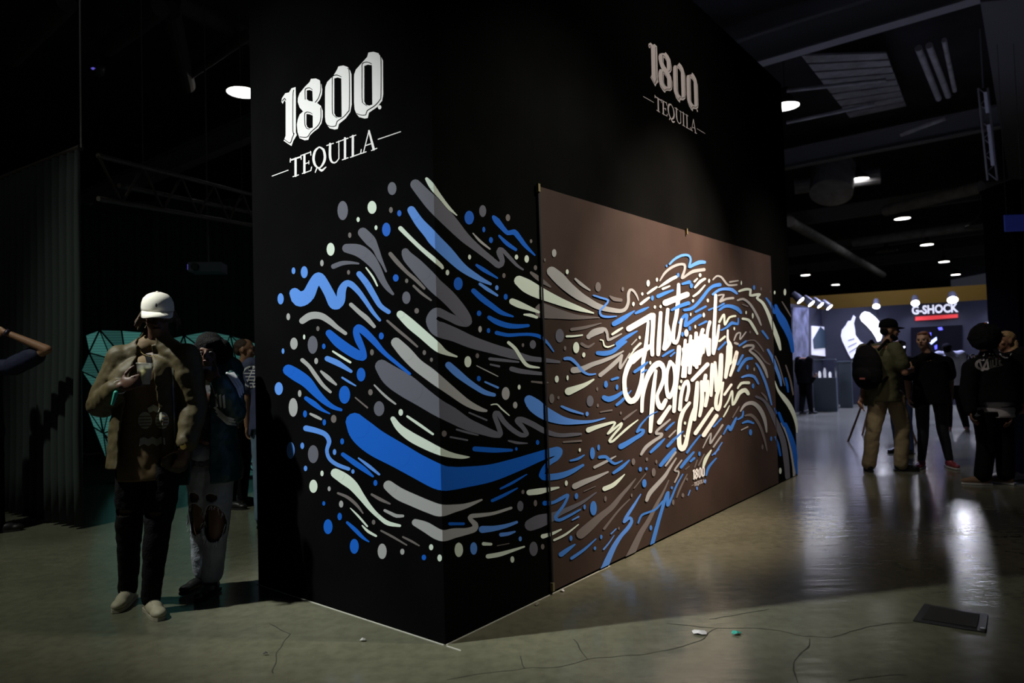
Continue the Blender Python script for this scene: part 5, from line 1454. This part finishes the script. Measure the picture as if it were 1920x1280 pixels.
def cprint(F_, pts_list, back=True, off=.155, m=None, name='shirt_print'):
    """flat print laid on the chest or back; pts in metres (x to the viewer's right when seen from outside, z up)"""
    mb = MB(); s_ = 1 if back else -1
    for pts in pts_list:
        P = [F_.J['chest'] + F_.R @ Vector((-x * s_ * -1 if back else x, s_ * off * F_.k - abs(x) * .10 * s_, z)) for x, z in pts]
        a = [mb.bm.verts.new(p) for p in P]; d = F_.R @ Vector((0, -.05 * s_, 0)); b = [mb.bm.verts.new(p + d) for p in P]
        n = len(P); mb.bm.faces.new(a); mb.bm.faces.new(b[::-1])
        for i in range(n): mb.bm.faces.new((a[i], b[i], b[(i + 1) % n], a[(i + 1) % n]))
    return mb.done(name, m or m_w, F_.root)
def ringpts(cx, cz, r0, r1, a0=0, a1=360, n=18):
    P = [(cx + r1 * math.cos(math.radians(a0 + (a1 - a0) * i / n)), cz + r1 * math.sin(math.radians(a0 + (a1 - a0) * i / n))) for i in range(n + 1)]
    return P + [(cx + r0 * math.cos(math.radians(a1 - (a1 - a0) * i / n)), cz + r0 * math.sin(math.radians(a1 - (a1 - a0) * i / n))) for i in range(n + 1)]
def bar(x0, z0, x1, z1, w=.010):
    dx, dz = x1 - x0, z1 - z0; L = math.hypot(dx, dz); a, b = -dz / L * w / 2, dx / L * w / 2
    return [(x0 + a, z0 + b), (x1 + a, z1 + b), (x1 - a, z1 - b), (x0 - a, z0 - b)]
def mapp(pts, x0, y0, sx, sy): return [(x0 + a * sx, y0 - b * sy) for a, b in pts]
decal('back_print', [mapp(p, 476, 706, 200, 210) for p in [ringpts(-.02, .0, .085, .10, 20, 340), bar(-.09, .03, .06, .03), bar(-.08, .0, .07, .0), bar(-.07, -.03, .05, -.03), bar(-.04, -.06, .03, -.06), bar(-.05, .055, .03, .055), bar(-.06, -.045, -.02, .05), bar(.0, -.045, .03, .05)]], [NT], m_w, C4.root, cell=4)

# 5 arm-raised person at the left edge
g = ground(-42, 1000)
D5 = Fig('person in navy tee with raised bent arm, cut by left picture edge', g, 1.84, 200, voxel=.010,
         over=dict(sR=(28, 685, -.02), eR=(88, 655, -.10), wR=(8, 622, -.18), aR=(-5, 990, 0), kR=(-12, 900, 0)))
D5.toe = {'R': 120}
D5.body(sk_tan, face=False, hands={'R': dict(d=Vector((-1, 0, .3)), n=Vector((0, 1, 0)), side=1, curl=.4)}); D5.top('navy_tee', mat('cloth_navy_dark', (.010, .012, .045), .8), sleeve='short', hem=.84, grow=.03); D5.legs('dark_trousers', cl_black, g=.02)
D5.shoes(shoe_blk, sole_blk); D5.hair('hair', hair_blk, [(0, .03, .045, .078, .092, .072), (0, .07, -.0, .066, .045, .06)], wr=.003)
band(D5, 'R', .93, .033, .03, mat('bead_dark', (.03, .02, .04), .4), 'bracelet')

# ---- right group
khaki = mat('cotton_khaki', (.30, .235, .13), .8, bump=.25, bump_s=25)
g = ground(1660, 884)
E1 = Fig('bearded man in black cap with black backpack, olive shirt and khaki trousers', g, 1.79, 120, hyaw=76, voxel=.012,
         over=dict(kR=(1692, 800, .0), kL=(1638, 800, 0), aR=(1690, 876, .0), aL=(1630, 874, .05), hR=(1677, 745, 0), hL=(1648, 745, 0), eL=(1620, 735, .1), wL=(1613, 752, -.05), head=(1668, 620, 0), neck=(1660, 648, .0)), wide=1.1)
E1.J['aR'].z = E1.J['aL'].z = .09; E1.toe = {'R': 76, 'L': 165}
E1.J['eR'] = E1.J['sR'] + E1.R @ Vector((-.09, -.02, -.27)); E1.J['wR'] = E1.J['eR'] + E1.R @ Vector((.05, -.22, .02))
E1.body(sk_tan); E1.top('olive_shirt', mat('cotton_olive', (.075, .075, .03), .8), sleeve='short', hem=.82, grow=.032, wr=.012); E1.legs('khaki_trousers', khaki, g=.026, wr=.012, low=.058); E1.shoes(shoe_blk, sole_blk)
E1.cap(cl_black); E1.hair('beard', hair_blk, [(0, -.045, -.092, .048, .042, .034), (-.052, -.015, -.072, .013, .035, .03), (.052, -.015, -.072, .013, .035, .03)], wr=.003)
E1.hair('hair', hair_blk, [(0, .05, .0, .074, .055, .055)], wr=.002)
mb = MB(); bc = E1.J['chest'] + E1.R @ Vector((.0, .265, -.08)); mb.ell(bc, (.175, .115, .27), E1.R); mb.ell(bc - Z * .08, (.18, .13, .19), E1.R); bp_ = mb.blob('backpack', cl_black, None, .012, 3, wr=.008)
bk_ = tag(bp_, 'bulky black backpack worn by man in khaki trousers', 'backpack')
mb = MB(); mb.ell(bc + E1.R @ Vector((0, .10, -.10)), (.12, .05, .10), E1.R); mb.done('front_pocket', cl_black, bk_, True)
for sx in (-.1, .1):
    mb = MB(); pp_ = [bc + E1.R @ Vector((sx, -.08, .2)), E1.J['chest'] + E1.R @ Vector((sx, .0, .235)), E1.J['chest'] + E1.R @ Vector((sx, -.13, .12)), E1.J['chest'] + E1.R @ Vector((sx * 1.3, -.12, -.10)), bc + E1.R @ Vector((sx * 1.4, -.06, -.18))]
    for a_, b_ in zip(pp_, pp_[1:]): mb.tube(a_, b_, .018, n=8)
    mb.done('strap', cl_black, bk_, True)
mb = MB(); mb.box(bc + E1.R @ Vector((-.03, .15, -.13)), (.06, .012, .02), E1.yaw); mb.done('patch', mat('patch_red', (.3, .09, .08), .6), bk_)

g = ground(1752, 878)
E2 = Fig('woman with tied-back ginger hair in black tee, black leggings and red shoes', g, 1.71, -28, hyaw=-48, voxel=.012, wide=1.0,
         over=dict(head=(1731, 638, 0), neck=(1739, 662, .01), sL=(1774, 680, 0), sR=(1709, 682, 0), eL=(1782, 715, .02), wL=(1783, 744, -.02), eR=(1702, 715, .03), wR=(1704, 745, 0), kR=(1731, 810, 0), kL=(1768, 808, 0), aR=(1728, 868, .06), aL=(1781, 872, -.0), hR=(1728, 745, 0), hL=(1762, 745, 0)))
E2.J['aR'].z = E2.J['aL'].z = .09; E2.toe = {'R': -45, 'L': -5}
red = mat('shoe_red', (.22, .03, .04), .6)
E2.body(sk_pale, fat=1.1); E2.top('black_tee', cl_black, r=1.0, sleeve='short', hem=.80, grow=.03, flare=.04); E2.legs('black_leggings', mat('leggings_black', (.008, .010, .016), .7), g=.006, cuff=.92); E2.shoes(red, mat('sole_white', (.5, .5, .5), .6))
E2.hair('tied_hair', hair_red, [(0, .028, .048, .079, .090, .072), (0, .085, .02, .04, .04, .04), (.0, -.045, .085, .055, .03, .02)], wr=.004)

g = ground(1868, 908)
E3 = Fig('man with black afro seen from behind, pale emblem on black jacket, white hem', g, 1.80, 152, voxel=.012, wide=1.05,
         over=dict(head=(1846, 640, 0), neck=(1850, 665, 0), aR=(1886, 893, .0), aL=(1843, 901, .0), kR=(1884, 830, 0), kL=(1850, 832, 0), hL=(1846, 770, 0), hR=(1876, 770, 0), sL=(1822, 690, 0), sR=(1886, 690, 0), eL=(1815, 735, -.03), eR=(1896, 738, -.03), wL=(1820, 772, -.12), wR=(1895, 778, -.12)))
E3.J['aR'].z = E3.J['aL'].z = .09; E3.toe = {'L': 245, 'R': 215}
E3.body(sk_deep2, face=False); E3.top('white_shirt', mat('cotton_white', (.42, .41, .43), .8), r=1.0, hem=.745, sleeve='none', grow=.022, flare=.03)
BJ = E3.top('black_jacket', cl_black, r=1.03, hem=.85, sleeve='long', grow=.034, flare=.05, wr=.008, neck=.02)
E3.legs('black_trousers', cl_black, g=.03, low=.06, cuff=.95); E3.shoes(mat('suede_brown', (.17, .10, .06), .8), mat('sole_white', (.5, .5, .5), .6))
E3.hair('afro_hair', hair_blk, [(0, .02, .055, .150, .145, .135), (0, .05, .0, .125, .11, .09)], wr=.02)
mb = MB(); mb.ell(E3.hv(-.01, .06, .185), (.012,) * 3); mb.done('orange_bead', mat('bead_orange', (.4, .12, .02), .6), E3.root)
def em(pts): return [(1800 + a / 16, 650 + b / 16) for a, b in pts]
def rp(cx, cy, r0, r1, ry, a0, a1, n=14):
    c_ = lambda r, t: (cx + r * math.cos(math.radians(t)), cy + r * ry * math.sin(math.radians(t)))
    return [c_(r1, a0 + (a1 - a0) * i / n) for i in range(n + 1)] + [c_(r0, a1 - (a1 - a0) * i / n) for i in range(n + 1)]
EM = [rp(680, 530, 140, 235, .75, 60, 300)]
decal('back_emblem', [em(p) for p in (rp(680, 530, 150, 235, .75, 60, 180), rp(680, 530, 150, 235, .75, 180, 300), [(560, 430), (620, 440), (680, 640), (640, 660)], [(740, 480), (800, 360), (850, 370), (700, 730), (620, 720)], [(780, 380), (840, 380), (880, 660), (830, 700), (760, 700), (740, 640), (820, 620)])], [BJ], mat('print_grey', (.30, .28, .29), .7), E3.root, cell=4)
decal('back_lettering', [em(p) for p in ([(900, 400), (930, 400), (950, 600), (910, 620)], [(960, 330), (1000, 330), (1010, 590), (970, 600)], [(1010, 560), (1070, 555), (1070, 590), (1010, 595)], [(1050, 340), (1090, 320), (1150, 320), (1150, 380), (1110, 380), (1110, 560), (1070, 560)], [(1160, 400), (1240, 380), (1200, 470), (1300, 560), (1180, 580), (1150, 480)], [(880, 640), (1020, 590), (1300, 570), (1020, 615), (880, 665)])], [BJ], mat('print_dim', (.07, .065, .06), .7), E3.root, cell=4)

g = ground(1902, 899)
E4 = Fig('blonde woman in black top with pink collar and sunglasses, right picture edge', g, 1.68, -80, hyaw=-85, voxel=.012, over=dict(head=(1884, 640, 0), neck=(1891, 664, 0), kL=(1908, 830, 0), aL=(1912, 895, 0), kR=(1903, 830, 0.1)))
E4.J['aL'].z = .09
E4.body(sk_tan); E4.top('black_top', cl_black, sleeve='long', hem=.84, grow=.03); E4.legs('blue_jeans', mat('denim_mid', (.03, .05, .13), .85), g=.012); E4.shoes(mat('shoe_white', (.5, .5, .52), .6), mat('sole_white', (.5, .5, .5), .6))
E4.hair('blonde_hair', hair_gold, [(0, .025, .045, .082, .095, .078), (0, .08, -.06, .085, .05, .12), (.04, .07, -.12, .06, .05, .09), (-.06, .05, -.08, .03, .05, .1)], wr=.010)
mb = MB(); c_ = E4.J['neck']; mb.lathe(c_ - Z * .035, [(.078, 0), (.10, -.01), (.11, -.03), (.085, -.03), (.078, 0)], 20); mb.done('pink_collar', mat('collar_pink', (.55, .07, .11), .7), E4.root, True)
mb = MB()
for sx in (-1, 1): mb.ell(E4.hv(sx * .032, -.07, .085), (.026, .010, .020), E4.hR, 12, 7)
mb.cone(E4.hv(-.06, -.06, .085), E4.hv(.06, -.06, .085), .004, .004); mb.done('sunglasses', mat('lens_dark', (.01, .01, .01), .1), E4.root, True)

g = ground(1792, 808)
E5 = Fig('person in bright white tee standing behind the woman in black tee', g, 1.66, 150, voxel=.014, lean=(-.10, 0), over=dict(head=(1775, 655, 0), aR=(1812, 800, 0)))
E5.J['aR'].z = .085
E5.body(sk_tan, face=False); E5.top('white_tee', mat('cotton_bright', (.92, .92, .95), .8), sleeve='short', hem=.86, grow=.03); E5.legs('black_trousers', cl_black, g=.02); E5.shoes(mat('shoe_pink', (.35, .18, .17), .7), sole_cream)
E5.hair('hair', hair_blk, [(0, .03, .045, .082, .095, .075), (0, .07, -.0, .07, .045, .06)], wr=.003)
g = ground(1694, 850)
E6 = Fig('man with bare forearm raised, mostly hidden behind bearded man and backpack', g, 1.60, -70, voxel=.014, over=dict(eL=(1702, 700, 0), wL=(1694, 668, -.1)))
E6.body(sk_tan); E6.top('dark_tee', cl_black, sleeve='short', hem=.84); E6.legs('dark_jeans', mat('denim_mid', (.03, .05, .13), .85)); E6.shoes(shoe_blk, sole_blk)
E6.hair('hair', hair_blk, [(0, .03, .045, .082, .095, .075), (0, .07, -.0, .07, .045, .06)], wr=.003)
mb = MB(); mb.box(E6.J['wL'] + Vector((-.03, -.07, .13)), (.07, .012, .14), .3); o = mb.done('mobile_phone', scr_white := mat('phone_grey', (.05, .05, .06), .3)); tag(o, 'small dark phone held up behind bearded man', 'phone')
mb = MB(); mb.lathe(E6.J['wL'] + Vector((-.03, -.082, .13)), [(0, -.004), (.016, -.004), (.016, .002), (0, .002)], 12, Matrix.Rotation(PI / 2, 3, 'X')); mb.done('phone_light', mat('phone_light', (.8, .8, 1), emit=(.7, .75, 1), es=2.0), o)
g = ground(1512, 776)
E7 = Fig('person in black clothes and cap leaning towards display case, beside booth far edge', g, 1.62, 115, hyaw=120, pitch=30, voxel=.014, lean=(.0, 0), over=dict(head=(1507, 682, 0), neck=(1505, 692, 0), eR=(1517, 716, -.1), wR=(1526, 708, -.2), aR=(1521, 772, 0), aL=(1503, 772, 0)))
E7.J['aR'].z = E7.J['aL'].z = .08
E7.body(sk_tan, face=False); E7.top('black_jacket', cl_black, sleeve='long', hem=.8, grow=.035); E7.legs('black_trousers', cl_black, g=.025); E7.shoes(shoe_blk, sole_blk); E7.cap(cl_black, back=True)
mb = MB(); mb.ell(E7.hv(0, .10, .03), (.045, .02, .03), E7.hR); mb.done('cap_print', mat('print_olive', (.12, .13, .08), .7), E7.root, True)
# wooden easel behind the bearded man
wood = mat('easel_wood', (.28, .13, .06), .6, noise_s=12)
ea = tag(empty('wooden_easel', ground(1640, 826)), 'thin-legged wooden easel standing behind bearded man', 'easel')
apex = atd(1655, 655, ground(1655, 826).y + .25); yE = ground(1655, 826).y
for (x, y, dy_) in ((1590, 828, 0), (1718, 830, 0), (1617, 815, .5)):
    f_ = ground(x, y); mb = MB(); d_ = apex - f_; mb.tube(f_, f_ + d_ * 1.0, .018, .016, n=8); mb.done('leg', wood, ea)
a_ = ground(1590, 828).lerp(apex, .42); b_ = ground(1718, 830).lerp(apex, .42); mb = MB(); mb.tube(a_, b_, .018, n=8); mb.done('crossbar', wood, ea)
pn = prism([apex + Vector((-.26, -.14, .1)), apex + Vector((.26, -.14, .1)), apex + Vector((.3, -.2, -.65)), apex + Vector((-.3, -.2, -.65))], Vector((0, .02, 0))).done('board', mat('board_dark', (.03, .03, .04), .7), ea)
